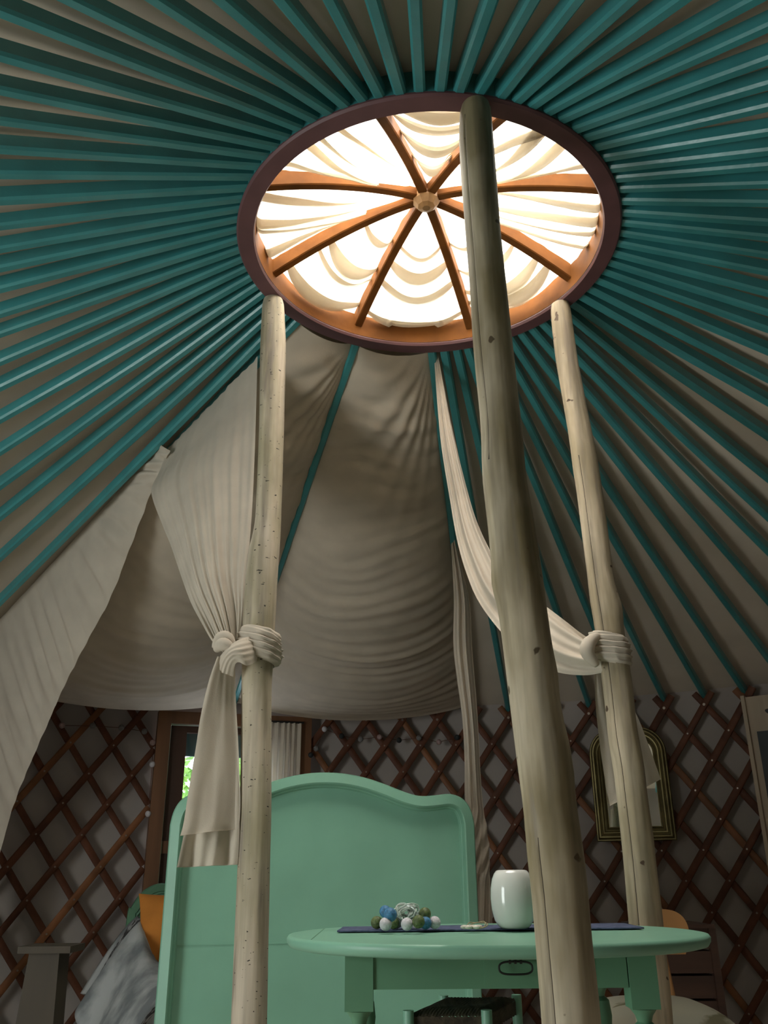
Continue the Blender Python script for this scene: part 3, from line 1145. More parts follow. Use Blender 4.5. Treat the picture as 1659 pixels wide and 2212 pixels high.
# ---- far left curtain
cl = thing('hanging_curtain', 'long cream curtain falling beside the lattice at the left edge, below the roof pole', 'curtain', (-1.6, 1.6, 0.8))
m_ = MB()
Ee = smooth_poly([Vector((p[0], p[1], 0)) for p in [(368, 974), (348, 1010), (325, 1068), (283, 1180), (240, 1290), (185, 1392), (140, 1480), (105, 1560), (70, 1640), (35, 1725), (4, 1830), (-40, 2010), (-80, 2230)]], 60)
pT = []
for i in range(60):
    s = i / 59
    px = 366 + (-190 - 366) * s
    yy = pole_y(PC, px, 0)
    q = None
    for j in range(301):
        pp = pole_pt(PC, j / 300)
        if q is None or abs(pp.y - yy) < q[0]:
            q = (abs(pp.y - yy), pp)
    pT.append(q[1] + pol(-47 - 90, 0.036, 0) + Vector((0, 0, 0.046)))
pE = []
for i in range(60):
    e = Ee[i]
    pE.append(at_y(e.x, e.y, pT[i].y - 0.035 - 0.11 * max(0.0, 1 - i / 22)))


def f(u, v):
    # v along the pole (0 = apex), u from the pole down to the free edge
    a, b = sample(pT, v), sample(pE, v)
    p = a.lerp(b, u)
    inward = Vector((-0.68, -0.73, 0))
    fl = (abs(math.sin(v * 62 + 0.9 * math.sin(u * 3) + 2 * noise.noise(Vector((v * 6, 1, 1))))) - 0.5) * 1.3 + 0.5 * math.sin(v * 171 + 1 + u) + 1.0 * noise.noise(Vector((v * 9, u * 1.2, 7.7)))
    return p + inward * (0.018 * fl * (0.04 + 0.96 * u) * (1 - 0.9 * u ** 5) + 0.015 * math.sin(math.pi * u))


m_.grid(f, 40, 260)
m_.build('drape', 'curtain', cl, angle=180)

# ---- right curtain: pulled over to the cracked post
cr_ = thing('tied_curtain', 'narrow white curtain strip pulled across and knotted round the cracked right post', 'curtain', (0.4, 0.3, 1.0))
PR = RIGHT[-1]
Ls = [(937, 758), (943, 850), (953, 960), (972, 1080), (988, 1170), (1008, 1240), (1034, 1300), (1078, 1360), (1130, 1412), (1196, 1449), (1260, 1458), (1302, 1452)]
Rs = [(946, 762), (962, 850), (978, 930), (1002, 1030), (1028, 1120), (1060, 1190), (1090, 1240), (1130, 1275), (1178, 1308), (1220, 1340), (1255, 1368), (1285, 1388)]
A2, B2 = cloth_rows(Ls, Rs, 60, lambda t: interp(t, [0, .3, .6, .8, 1], [0.60, 0.62, 0.50, 0.34, 0.265]), lambda t: interp(t, [0, .3, .6, .8, 1], [0.59, 0.60, 0.52, 0.38, 0.285]))
m_ = MB()


def f(u, v):
    a, b = sample(A2, v), sample(B2, v)
    p = a.lerp(b, u)
    k = interp(v, [0, .15, .6, 1], [0.1, 0.4, 1, 1.1])
    w = math.sin(u * 15 + 1.2 * v * 3) + 0.7 * math.sin(u * 27 + 2 + 4 * v)
    return p + Vector((-0.15, -1, 0)).normalized() * (0.0075 * k * w + 0.02 * k * math.sin(math.pi * u))


m_.grid(f, 60, 90)
m_.build('drape', 'curtain', cr_, angle=180)
kc2 = at_y(1318, 1402, 0.273)
knot_band(Vector((kc2.x - .003, 0.273, 1.478)), Vector((kc2.x + .004, 0.273, 1.392)), 0.042, 0.012, 2.6, Vector((-0.95, -0.3, 0)), cr_, tilt=0.010)
m_ = MB()
lobe = smooth_poly([at_y(1292, 1372, 0.235), at_y(1272, 1390, 0.222), at_y(1270, 1412, 0.222), at_y(1290, 1438, 0.232)], 14)
m_.tube(lobe, [0.008 + 0.012 * math.sin(math.pi * i / 13) for i in range(14)], 14)
m_.build('gather', 'curtain', cr_, angle=180)
tail([(1284, 1448), (1287, 1530), (1294, 1600), (1304, 1670), (1310, 1705), (1316, 1742)], [(1322, 1448), (1352, 1500), (1380, 1556), (1400, 1610), (1414, 1650), (1426, 1684)], 0.34, 0.37, 1.9, cr_, 'tail', 0.010, waves=6)

# ---- thin strip hanging straight down beside the headboard
ch = thing('hanging_curtain', 'narrow cream curtain strip hanging and twisting down right of the green headboard', 'curtain', (0.2, 1.6, 0.5))
Lh = [(974, 1178), (980, 1290), (979, 1390), (986, 1460), (998, 1550), (1003, 1640), (1004, 1730), (1014, 1800), (1020, 1880), (1022, 1960), (1026, 2040), (1030, 2110)]
Rh = [(984, 1170), (1014, 1290), (1021, 1400), (1030, 1510), (1035, 1590), (1040, 1690), (1047, 1760), (1056, 1820), (1058, 1880), (1062, 1960), (1064, 2040), (1066, 2110)]
A3, B3 = cloth_rows(Lh, Rh, 60, lambda t: 1.50 + 0.12 * t, lambda t: 1.52 + 0.12 * t)
m_ = MB()


def f(u, v):
    a, b = sample(A3, v), sample(B3, v)
    p = a.lerp(b, u)
    tw = interp(v, [0, .55, .75, 1], [0, 0, 1, 1])
    w = math.sin(u * 12 + tw * v * 26) + 0.5 * math.sin(u * 23 + 1 + tw * v * 31)
    return p + Vector((0, -1, 0)) * (0.014 * w + 0.03 * math.sin(math.pi * u))


m_.grid(f, 40, 120)
m_.build('drape', 'curtain', ch, angle=180)

# ================================================================== HEADBOARD
HL, HR = at_y(367, 1800, 0.79), at_y(1023, 1800, 0.91)
HL.z = HR.z = 0
hx = (HR - HL).normalized()
hn = Vector((hx.y, -hx.x, 0))
hw = (HR - HL).length
hb = thing('headboard', 'tall mint green wooden headboard with a wavy top edge behind the dining table', 'headboard', (HL + HR) / 2)

XS = [0, 0.10, 0.20, 0.30, 0.42, 0.52, 0.60, 0.66, 0.74, 0.82, 0.88, 0.93, 0.965, 0.988, 1.0]
ZS = [1.177, 1.175, 1.168, 1.157, 1.138, 1.120, 1.109, 1.106, 1.1085, 1.113, 1.109, 1.097, 1.078, 1.052, 1.020]


def h_outline(inset, zbot, dn_):
    top = []
    for x, z in zip(XS, ZS):
        top.append((x * hw / 2, z))
    top = smooth_poly([Vector((a, b, 0)) for a, b in top], 40)
    pts = []
    for i, p in enumerate(top):
        t = (top[min(i + 1, 39)] - top[max(i - 1, 0)]).normalized()
        if i == 0:
            t = Vector((1, 0, 0))
        if i == 39:
            t = Vector((0, -1, 0))
        n = Vector((-t.y, t.x, 0))
        q = p - n * inset
        pts.append((q.x, q.y))
    half = pts + [(pts[-1][0], zbot)]
    full = [(-a, b) for a, b in reversed(half)] + half[1:]
    c = (HL + HR) / 2
    return [c + hx * a + hn * dn_ + Vector((0, 0, b)) for a, b in full]


def h_loop_strip(m, rings, mi=0):
    n = len(rings[0])
    for r0, r1 in zip(rings[:-1], rings[1:]):
        o = len(m.v)
        m.v += r0 + r1
        for j in range(n - 1):
            m.f.append([o + j, o + j + 1, o + n + j + 1, o + n + j])
            m.m.append(mi)


m_ = MB()
h_loop_strip(m_, [h_outline(0.0, 0.06, -0.022), h_outline(0.0, 0.06, 0.018), h_outline(0.004, 0.06, 0.025), h_outline(0.031, 0.06, 0.032), h_outline(0.035, 0.06, 0.028), h_outline(0.040, 0.06, 0.008), h_outline(0.042, 0.06, 0.006), h_outline(0.047, 0.06, -0.012)])
m_.prism(h_outline(0.0, 0.06, -0.0225), hn * 0.0002)
m_.build('moulded_frame', 'mint', hb, angle=30)
m_ = MB()
ol = h_outline(0.040, 0.06, -0.007)
m_.prism([p for p in ol], -hn * 0.015)
o = m_.build('panel', 'mint', hb, angle=30)
m_ = MB()
zj = at_y(450, 2041, 0.80).z
c = (HL + HR) / 2
m_.frame_box(c + hn * -0.0062 + Vector((0, 0, zj)), hx * (hw / 2 - 0.045), hn * 0.0012, Vector((0, 0, 0.0012)))
m_.build('joint_strip', 'mint', hb)
m_ = MB()
for sx in (-1, 1):
    m_ = MB()
    m_.frame_box(c + hx * sx * (hw / 2 - 0.03) + Vector((0, 0, 0.03)), hx * 0.028, hn * 0.02, Vector((0, 0, 0.031)))
    m_.build('foot', 'mint', hb)

# ================================================================== BED
BN = Vector((-0.79, 0.99, 0))
ba = Vector((-math.sin(R(20)), math.cos(R(20)), 0))
bb = Vector((math.cos(R(20)), math.sin(R(20)), 0))
BLn, BW = 1.66, 0.90


def bp_(t, s, z):
    """bed place: t across from the left side, s along from the near end"""
    return BN + bb * t + ba * s + Vector((0, 0, z))


bed = thing('bed', 'mint green wooden bed standing against the lattice, mostly hidden by the tall headboard', 'bed', bp_(BW / 2, BLn / 2, 0))
m_ = MB()
end = [(-0.02, 0.0), (-0.02, 0.66), (0.0, 0.745), (0.05, 0.815), (0.13, 0.846), (0.24, 0.832), (0.34, 0.834), (0.45, 0.86)]
half = smooth_poly([Vector((a, b, 0)) for a, b in end], 34)


def bed_end(inset):
    q = []
    for i, p in enumerate(half):
        t = (half[min(i + 1, 33)] - half[max(i - 1, 0)]).normalized()
        n = Vector((-t.y, t.x, 0))
        if i == 33:
            n = Vector((0, 1, 0))
        q.append(p - n * inset)
    q[0].y = 0.0
    return [(p.x, p.y) for p in q] + [(2 * 0.45 - p.x, p.y) for p in reversed(q[:-1])]


def be_pts(inset, s):
    return [bp_(a, s, b) for a, b in bed_end(inset)]


h_loop_strip(m_, [be_pts(0, BLn + 0.035), be_pts(0, BLn - 0.004), be_pts(0.006, BLn - 0.010), be_pts(0.034, BLn - 0.012), be_pts(0.038, BLn - 0.004), be_pts(0.046, BLn - 0.006), be_pts(0.050, BLn + 0.004)])
m_.prism(be_pts(0.048, BLn + 0.003), ba * 0.02)
m_.build('end_board', 'mint_dark', bed, angle=30)
for sd in (0.0, BW):
    m_ = MB()
    m_.frame_box(bp_(sd, BLn / 2, 0.30), ba * (BLn / 2 - 0.02), bb * 0.012, Vector((0, 0, 0.07)))
    m_.build('side_rail', 'mint_dark', bed)
for t0 in (0.02, BW - 0.02):
    m_ = MB()
    m_.frame_box(bp_(t0, 0.03, 0.20), ba * 0.02, bb * 0.02, Vector((0, 0, 0.20)))
    m_.build('leg', 'mint_dark', bed)
m_ = MB()


def mt(u, v):
    th = 2 * math.pi * u
    cx, cy = math.cos(th), math.sin(th)
    k = (abs(cx) ** 8 + abs(cy) ** 8) ** (-1 / 8)
    sc = [0.0, 0.97, 1.0, 1.0, 0.97, 0.0][round(v * 5)]
    z = [0.30, 0.30, 0.33, 0.43, 0.465, 0.465][round(v * 5)]
    return bp_(BW / 2 + (BW / 2 - 0.02) * cx * k * sc, BLn / 2 - 0.01 + (BLn / 2 - 0.06) * cy * k * sc, z)


m_.grid(mt, 48, 6, closed=True)
m_.build('mattress', 'sheet', bed, angle=50)

# ---- duvet
du = thing('duvet', 'rumpled grey and white printed duvet with a dark floral border hanging off the bed', 'duvet', bp_(0.3, 0.8, 0.4))
m_ = MB()


def duv(u, v):
    # u: across (0 = hem of left overhang, 1 = hem on the right), v: along from near to far
    s = 0.02 + 1.28 * v
    L_over = 0.50 - 0.16 * v
    R_over = 0.22
    tot = L_over + BW + R_over
    d = u * tot - L_over
    top = 0.505 + 0.035 * v + 0.02 * noise.noise(Vector((d * 3, s * 3, 1))) + 0.20 * math.exp(-((v - 0.95) / 0.26) ** 2) * (1 if d < 0 else math.exp(-(d / 0.045) ** 2))
    if d < 0.04:
        q = 0.04 - d
        x = 0.04 - (0.06 * (1 - math.exp(-q / 0.05)) + q * 0.48)
        z = top - max(0, q - 0.03) * 0.84 - 0.02 * (1 - math.exp(-q / 0.04))
        x += 0.022 * math.sin(s * 17 + 2 * math.sin(s * 5)) * min(1, q * 3)
    elif d > BW - 0.04:
        q = d - (BW - 0.04)
        x = BW - 0.04 + 0.06 * (1 - math.exp(-q / 0.05)) + q * 0.08
        z = top - max(0, q - 0.03) * 0.95 - 0.03 * (1 - math.exp(-q / 0.04))
    else:
        x, z = d, top + 0.025 * noise.noise(Vector((d * 5, s * 5, 9))) + 0.012 * noise.noise(Vector((d * 13, s * 13, 4)))
    return bp_(x, s, z)


m_.grid(duv, 90, 70, mfn=lambda u, v: 1 if (0.12 < v < 0.20 or 0.88 < v < 0.96) else (2 if v < .03 else 0))
ob = m_.build('cover', ['duvet', 'print', 'sheet'], du, angle=180)
sm = ob.modifiers.new('thickness', 'SOLIDIFY')
sm.thickness = 0.018
sm.offset = -1


def pillow(name, label, cat, c, ex, ey, ez, m, grp=None, flop=0.0):
    """ex, ey half extents in the pillow's plane; ez half thickness vector"""
    mb_ = MB()

    def f(u, v, sgn):
        a, b = u * 2 - 1, v * 2 - 1
        k = max(0.0, (1 - a ** 4) * (1 - b ** 4)) ** 0.55
        pin = 1 - 0.06 * (1 - a * a) * (abs(b) ** 3) - 0.06 * (1 - b * b) * (abs(a) ** 3)
        pinx = 1 - 0.07 * (1 - b * b)
        piny = 1 - 0.07 * (1 - a * a)
        w = 0.05 * noise.noise(Vector((a * 3 + sgn, b * 3, 5)))
        return c + ex * a * pinx + ey * b * piny + ez * sgn * (k + w * (1 if k > .05 else 0) + 0.03)
    mb_.grid(lambda u, v: f(u, v, 1), 26, 26)
    mb_.grid(lambda u, v: f(1 - u, v, -1), 26, 26)
    t = mb_.build(name, m, None, loc=c - ey, angle=180)
    return tag(t, label, cat, grp)


pz = at_y(345, 1990, 2.18)
lean = (Vector((0, 0, 1)) * 0.92 + ba * 0.40).normalized()
nrm = (ba * -0.92 + Vector((0, 0, 0.40))).normalized()
pillow('pillow', 'orange linen pillow propped against the low green bed end', 'pillow', bp_(0.170, 1.13, 0.665), bb * 0.19, lean * 0.155, nrm * 0.055, 'orange')
pillow('pillow', 'white pillow lying flat on the bed below the orange one', 'pillow', bp_(0.42, 0.90, 0.565), bb * 0.26, (ba * 0.95 + Vector((0, 0, .15))) * 0.15, Vector((0, 0, 0.055)), 'sheet')

# ================================================================== TABLE
TC = Vector((0.090, -0.035, 0))
TA, TB, TZ = 0.432, 0.372, 0.7600
tb = thing('dining_table', 'mint green oval wooden dining table with a drawer, behind the thick post', 'table', TC)
m_ = MB()
prof = [(0.0, -0.024), (0.955, -0.024), (0.985, -0.021), (0.998, -0.013), (1.0, -0.006), (0.992, -0.001), (0.975, 0.0), (0.0, 0.0)]


def top(u, v):
    k = round(v * 7)
    r, z = prof[k]
    th = 2 * math.pi * u
    cx, sy = math.cos(th), math.sin(th)
    e = (abs(cx) ** 2.15 + abs(sy) ** 2.15) ** (-1 / 2.15)
    r = max(r, 0.002)
    return TC + Vector((TA * cx * e * r, TB * sy * e * r, TZ + z))


m_.grid(top, 120, 8, closed=True)
m_.build('table_top', 'mint', tb, angle=50)
# joint between top and the drop leaf at the left: a thin dark gap line across the top
m_ = MB()
xj = at_z(672, 2030, TZ).x
yj = TB * math.sqrt(max(0, 1 - ((xj - TC.x) / TA) ** 2)) * 0.99
m_.box((xj, TC.y, TZ + 0.0001), 0.0016, 2 * yj, 0.0008)
m_.build('leaf_joint', 'mint_dark', tb)
YF = -0.262
XL0, XL1 = at_y(745, 2100, YF).x, at_y(806, 2100, YF).x
XR0, XR1 = at_y(1356, 2100, YF).x, at_y(1422, 2100, YF).x
lw = XL1 - XL0
zap = at_y(1000, 2137, YF).z
m_ = MB()
m_.box(((XL1 + XR0) / 2, YF + 0.012 + 0.004, (TZ - 0.0245 + zap) / 2), XR0 - XL1, 0.024, TZ - 0.0245 - zap)
m_.box(((XL1 + XR0) / 2, YF + 0.42, (TZ - 0.0245 + zap) / 2), XR0 - XL1, 0.024, TZ - 0.0245 - zap)
for xx in (XL0 + 0.02, XR1 - 0.02):
    m_.box((xx, YF + 0.21, (TZ - 0.0245 + zap) / 2), 0.022, 0.42 - lw, TZ - 0.0245 - zap)
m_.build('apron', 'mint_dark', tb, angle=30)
zblk = at_y(775, 2186, YF).z
for (x0, x1) in ((XL0, XL1), (XR0, XR1)):
    for yy in (YF + lw / 2, YF + 0.43 - lw / 2):
        m_ = MB()
        cx = (x0 + x1) / 2
        w = lw
        m_.box((cx, yy, (TZ - 0.025 + zblk) / 2), w, w, TZ - 0.025 - zblk)
        r = w / 2
        m_.lathe([(r * 0.35, 0.0), (r * 0.55, 0.02), (r * 0.62, 0.06), (r * 0.45, 0.09), (r * 0.62, 0.13), (r * 0.75, 0.26), (r * 0.55, 0.40), (r * 0.42, zblk - 0.12), (r * 0.85, zblk - 0.095), (r * 0.98, zblk - 0.06), (r * 0.85, zblk - 0.03), (r * 0.5, zblk - 0.022), (r * 0.62, zblk - 0.012), (r * 0.95, zblk - 0.001)], (cx, yy, 0), 24)
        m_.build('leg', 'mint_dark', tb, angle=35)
m_ = MB()
dxl, dxr = at_y(1080, 2090, YF).x, at_y(1330, 2090, YF).x
# the drawer front sits flush in the apron
m_.box(((XL1 + XR0) / 2 + 0.07, YF + 0.0025, (TZ - 0.028 + zap) / 2 + 0.004), 0.20, 0.004, TZ - 0.0245 - zap - 0.012)
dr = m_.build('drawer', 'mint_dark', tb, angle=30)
hc = at_y(1114, 2091, YF - 0.014)
hwid, hh = abs(at_y(1150, 2091, YF - .014).x - at_y(1078, 2091, YF - .014).x) / 2, 0.0105
m_ = MB()
loop = []
for i in range(49):
    th = 2 * math.pi * i / 48
    x = math.copysign(min(1, abs(math.cos(th)) ** 0.55), math.cos(th)) * hwid
    z = math.copysign(min(1, abs(math.sin(th)) ** 0.75), math.sin(th)) * hh
    loop.append(hc + Vector((x, 0, z)))
m_.tube(loop, 0.0018, 8, cap=False)
for sx in (-0.010, 0.0, 0.010):
    m_.tube([hc + Vector((sx - 0.002, 0, hh)), hc + Vector((sx + 0.002, 0, hh))], 0.0042, 10)
m_.tube([hc + Vector((0, -0.0, hh)), hc + Vector((0, 0.016, hh))], 0.003, 8)
m_.build('drawer_handle', 'iron', dr)

# ---- runner
rn = thing('table_runner', 'dark blue denim runner laid along the mint table', 'runner', (0.06, -0.05, TZ))
q0, q1 = at_z(728, 2016, TZ), at_z(742, 2007, TZ)
q2, q3 = at_z(1392, 2009, TZ), at_z(1350, 1999, TZ)
q0.z = q1.z = q2.z = q3.z = TZ
m_ = MB()


def rf(u, v):
    p = q0.lerp(q2, u).lerp(q1.lerp(q3, u), v)
    e = 0.0022 + 0.0012 * noise.noise(Vector((u * 9, v * 3, 1)))
    return Vector((p.x, p.y, TZ + max(0.0008, e)))


m_.grid(rf, 60, 10, mfn=lambda u, v: 1 if (u < 0.008 or u > 0.992 or v < 0.05 or v > 0.95) else 0)
ob = m_.build('cloth', ['denim', 'seam'], rn, angle=180)
sm = ob.modifiers.new('thickness', 'SOLIDIFY')
sm.thickness = 0.003
sm.offset = 1

# ---- string of cotton balls
TBZ = TZ + 0.0062
st = thing('ball_light_string', 'heap of green, blue and white cotton ball lights with clear cable on the denim runner', 'string lights', (-0.085, -0.04, TBZ))
balls = [(814, 1997, 13, 'ball_green', 0.02), (833, 1997, 13.5, 'ball_white', -0.05), (832, 1969, 12.5, 'ball_blue', 0.0), (843, 1976, 14.5, 'ball_blue', -0.045), (850, 2000, 12.5, 'ball_green', 0.01), (860, 1990, 12.5, 'ball_white', 0.03), (857, 2004, 11, 'ball_white', 0.03), (879, 1997, 13, 'ball_white', -0.05), (904, 1991, 13.5, 'ball_green', -0.055), (918, 1974, 13, 'ball_green', 0.0), (919, 1998, 13, 'ball_blue', -0.01), (939, 1996, 13, 'ball_white', 0.0), (899, 2004, 11, 'ball_white', 0.02)]
for (px, py, rp, mm, yy) in balls:
    p = at_y(px, py, yy - 0.03)
    dep = (p - CAM).dot(_f)
    r = rp / FPX * dep
    p.z = max(p.z, TBZ + r * 0.98)
    m_ = MB()
    m_.ball(p, r, 18, 12)
    o = m_.build('cotton_ball', mm, st, angle=180)
    o['label'] = {'ball_green': 'olive green cotton ball', 'ball_white': 'white cotton ball', 'ball_blue': 'blue cotton ball'}[mm]
m_ = MB()
cw = at_y(879, 1972, -0.005)
for k in range(20):
    tilt, yaw = random.uniform(-0.7, 0.7), random.uniform(-0.6, 0.6)
    rr = random.uniform(0.007, 0.029)
    pts = []
    for i in range(25):
        th = 2 * math.pi * i / 24
        v = Vector((rr * 1.05 * math.cos(th), 0.010 * math.sin(th * 2 + k), rr * 0.62 * math.sin(th)))
        v = Matrix.Rotation(yaw, 3, 'Z') @ Matrix.Rotation(tilt, 3, 'Y') @ v
        p = cw + v + Vector((random.uniform(-.002, .002), (k - 9.5) * 0.0015, 0))
        p.z = max(p.z, TBZ + 0.002)
        pts.append(p)
    m_.tube(pts, 0.0014, 6, cap=False)
m_.build('cable_coil', 'wire', st)

# ---- shells on a raffia loop
sh = thing('shell_string', 'small bunch of pale shells with a raffia loop beside the white vase', 'shells', at_z(1020, 2008, TBZ))
ctr = at_z(1022, 2008, TBZ)
for k, (dx_, dy_) in enumerate(((-0.018, 0), (-0.010, -0.008), (-0.002, 0.002), (0.006, -0.006), (0.012, 0.004))):
    m_ = MB()
    m_.ball(ctr + Vector((dx_, dy_, 0.005)), 0.0068, 12, 8, sc=(1.25, 0.85, 0.6))
    m_.build('shell', 'shell', sh, angle=180)
m_ = MB()
pts = [ctr + Vector((0.012 + 0.019 * math.cos(t_ / 20 * 2 * math.pi), 0.004 + 0.012 * math.sin(t_ / 20 * 2 * math.pi), 0.0075 + 0.0055 * math.cos(t_ / 20 * 2 * math.pi - 1.2))) for t_ in range(21)]
m_.tube(pts, 0.0012, 6, cap=False)
pts = [p + Vector((-0.004, 0.003, 0.001 + 0.002 * math.sin(i))) for i, p in enumerate(pts)]
m_.tube(pts, 0.0011, 6, cap=False)
m_.build('raffia_loop', 'raffia', sh)

# ---- vase
vz = TBZ
vc = at_y(1111, 1990, -0.02)
vc.z = vz
vs = thing('vase', 'glossy white barrel shaped vase on the table runner, half hidden by the thick post', 'vase', vc)
k = abs(at_y(1111, 1940, -0.02).x - at_y(1063, 1940, -0.02).x)
H = at_y(1100, 1879, -0.02).z - vz
m_ = MB()
m_.lathe([(k * .30, 0.001), (k * 0.58, 0.0), (k * 0.70, 0.004), (k * 0.86, H * 0.13), (k * 0.97, H * 0.32), (k * 1.0, H * 0.50), (k * 0.98, H * 0.68), (k * 0.90, H * 0.84), (k * 0.80, H * 0.935), (k * 0.70, H * 0.985), (k * 0.60, H), (k * 0.54, H * 0.99), (k * 0.52, H * 0.93), (k * 0.55, H * 0.86), (k * .3, H * 0.85)], vc, 64)
m_.build('body', 'glaze', vs, angle=60)

# ================================================================== RUSH SEATED CHAIR (low stool chair under the table)
ck = Vector((0.03, 0.20, 0))
chair = thing('rush_seat_stool', 'low green stool with a dark woven rush seat under the table', 'stool', ck)
A0 = at_y(878, 2185, 0.10)
B0 = at_y(1045, 2188, 0.10)
C0 = at_y(958, 2167, 0.36)
D0 = at_y(1120, 2168, 0.36)
zs_ = A0.z
corners = [Vector((A0.x + .004, 0.10, 0)), Vector((B0.x + .006, 0.10, 0)), Vector((D0.x - .004, 0.36, 0)), Vector((C0.x, 0.36, 0))]
for i, p in enumerate(corners):
    m_ = MB()
    tz = zs_ + 0.002
    m_.tube([p, p + Vector((0, 0, tz * 0.5)), p + Vector((0, 0, tz))], [0.011, 0.0125, 0.012], 14)
    m_.build('leg', 'mint', chair, angle=50)
m_ = MB()


def seat(u, v):
    p = corners[0].lerp(corners[1], u).lerp(corners[3].lerp(corners[2], u), v)
    d = min(u, 1 - u, v, 1 - v)
    z = zs_ - 0.010 + 0.012 * min(1, d * 7) ** 0.6 - 0.007 * (1 - 2 * abs(u - .5)) * (1 - 2 * abs(v - .5))
    ridge = math.sin((v if abs(u - .5) > abs(v - .5) else u) * 150)
    return Vector((p.x, p.y, z + 0.0011 * ridge))


m_.grid(seat, 70, 70)


def skirt(u, v):
    loop_ = corners + [corners[0]]
    k_ = u * 4
    i = min(int(k_), 3)
    p = loop_[i].lerp(loop_[i + 1], k_ - i)
    return Vector((p.x, p.y, zs_ - 0.010 - 0.030 * v + 0.001 * math.sin(u * 700)))


m_.grid(skirt, 160, 3)
m_.build('woven_seat', 'rush', chair, angle=180)
for i in range(4):
    m_ = MB()
    p, q = corners[i], corners[(i + 1) % 4]
    for zz in (0.18 if i % 2 else 0.24,):
        m_.tube([p + Vector((0, 0, zz)), q + Vector((0, 0, zz))], 0.008, 10)
    m_.build('stretcher', 'mint', chair)

# ================================================================== CHAIR WITH CUSHION (right, behind the table)
cc = Vector((0.70, 0.72, 0))
wc = thing('wooden_chair', 'honey coloured wooden chair with rounded back behind the right end of the table', 'chair', cc)
m_ = MB()
bk0, bk1 = at_y(1355, 1990, 0.88), at_y(1482, 1990, 0.90)
zt = at_y(1445, 1963, 0.9).z
bx = (bk1 - bk0)
bx.z = 0
bwid = bx.length
bx.normalize()
by = Vector((bx.y, -bx.x, 0))
ol = []
for i in range(33):
    th = math.pi * i / 32
    ol.append(bk1 - bx * (bwid / 2) + bx * (bwid / 2 * math.copysign(abs(math.cos(th)) ** 0.7, math.cos(th))) + Vector((0, 0, -bk1.z + zt - 0.075 + 0.075 * math.sin(th) ** 0.75)))
ol += [ol[-1] - Vector((0, 0, 0.05)) + bx * 0.02, ol[0] - Vector((0, 0, 0.05)) - bx * 0.02]
m_.prism(ol, by * 0.014)
m_.build('backrest', 'ply', wc, angle=40)
sz_ = 0.44
m_ = MB()
m_.box((0.70, 0.72, sz_), 0.34, 0.34, 0.022, rz=4)
m_.build('seat', 'ply', wc, angle=30)
for (sx, sy) in ((-1, -1), (1, -1), (-1, 1), (1, 1)):
    m_ = MB()
    px_, py_ = 0.70 + sx * 0.14, 0.72 + sy * 0.145
    m_.tube([(px_ + sx * 0.02, py_ + sy * 0.02, 0), (px_, py_, sz_ - 0.010)], [0.012, 0.016], 12)
    m_.build('leg', 'ply', wc)
for sx in (-1, 1):
    m_ = MB()
    c = at_y(1402 + sx * 22, 1990, 0.90)
    m_.tube([(c.x + 0.01, 0.86, sz_ + 0.011), (c.x, c.y + 0.010, zt - 0.10)], 0.011, 10)
    m_.build('back_upright', 'ply', wc)
# cushion on the seat
cu = thing('seat_cushion', 'plump cream printed cushion with red piping at the corner, on the wooden chair', 'cushion', (0.70, 0.70, 0.452))
cl_, cr2 = at_y(1285, 2190, 0.62), at_y(1573, 2200, 0.62)
ctop = at_y(1440, 2157, 0.66).z
ch_ = (ctop - 0.4515) / 2
cxm, cwid = (cl_.x + cr2.x) / 2, (cr2.x - cl_.x) / 2
m_ = MB()


def cush(u, v, sgn):
    a, b = u * 2 - 1, v * 2 - 1
    k = max(0.0, (1 - abs(a) ** 3.2) * (1 - abs(b) ** 3.2)) ** 0.5
    return Vector((cxm + cwid * a * (1 - 0.08 * (1 - b * b)), 0.70 + 0.16 * b * (1 - 0.08 * (1 - a * a)), 0.4515 + ch_ + sgn * ch_ * (k * 0.97 + 0.02)))


m_.grid(lambda u, v: cush(u, v, 1), 30, 30)
m_.grid(lambda u, v: cush(1 - u, v, -1), 30, 30)
m_.build('cover', 'pouf', cu, angle=180)
m_ = MB()
pts = []
for i in range(81):
    k_ = i / 80 * 4
    s_ = int(k_) % 4
    f_ = k_ - int(k_)
    u, v = [(f_, 0), (1, f_), (1 - f_, 1), (0, 1 - f_)][s_]
    p = cush(u, v, 0)
    pts.append(p)
m_.tube(pts, 0.0045, 8, cap=False)
m_.build('piping', 'piping', cu)

# ================================================================== DARK SLATTED HAMPER
hp0, hp1 = at_y(1432, 2006, 1.30), at_y(1522, 2006, 1.30)
hpz = hp0.z
hc_ = Vector(((hp0.x + hp1.x) / 2 - 0.02, 1.44, 0))
hm = thing('slatted_hamper', 'dark brown slatted wooden hamper against the lattice behind the table end', 'hamper', hc_)
hwd = (hp1.x - hp0.x) / 2 + 0.045
for sx in (-1, 1):
    for sy in (-1, 1):
        m_ = MB()
        m_.box((hc_.x + sx * hwd, hc_.y + sy * 0.13, hpz / 2), 0.024, 0.024, hpz)
        m_.build('corner_post', 'dark_wood', hm)
nsl = 9
for q in range(nsl):
    m_ = MB()
    z = 0.06 + (hpz - 0.09) * q / (nsl - 1)
    hgt = (hpz - 0.09) / (nsl - 1) * 0.46
    m_.box((hc_.x, hc_.y - 0.128, z), hwd * 2 - 0.025, 0.010, hgt * 2 * 0.97)
    m_.box((hc_.x, hc_.y + 0.128, z), hwd * 2 - 0.025, 0.010, hgt * 2 * 0.97)
    m_.box((hc_.x - hwd + 0.004, hc_.y, z), 0.010, 0.235, hgt * 2 * 0.97)
    m_.box((hc_.x + hwd - 0.004, hc_.y, z), 0.010, 0.235, hgt * 2 * 0.97)
    m_.build('slat_row', 'dark_wood', hm)
m_ = MB()
m_.box((hc_.x, hc_.y, hpz + 0.006), hwd * 2 + 0.02, 0.29, 0.012)
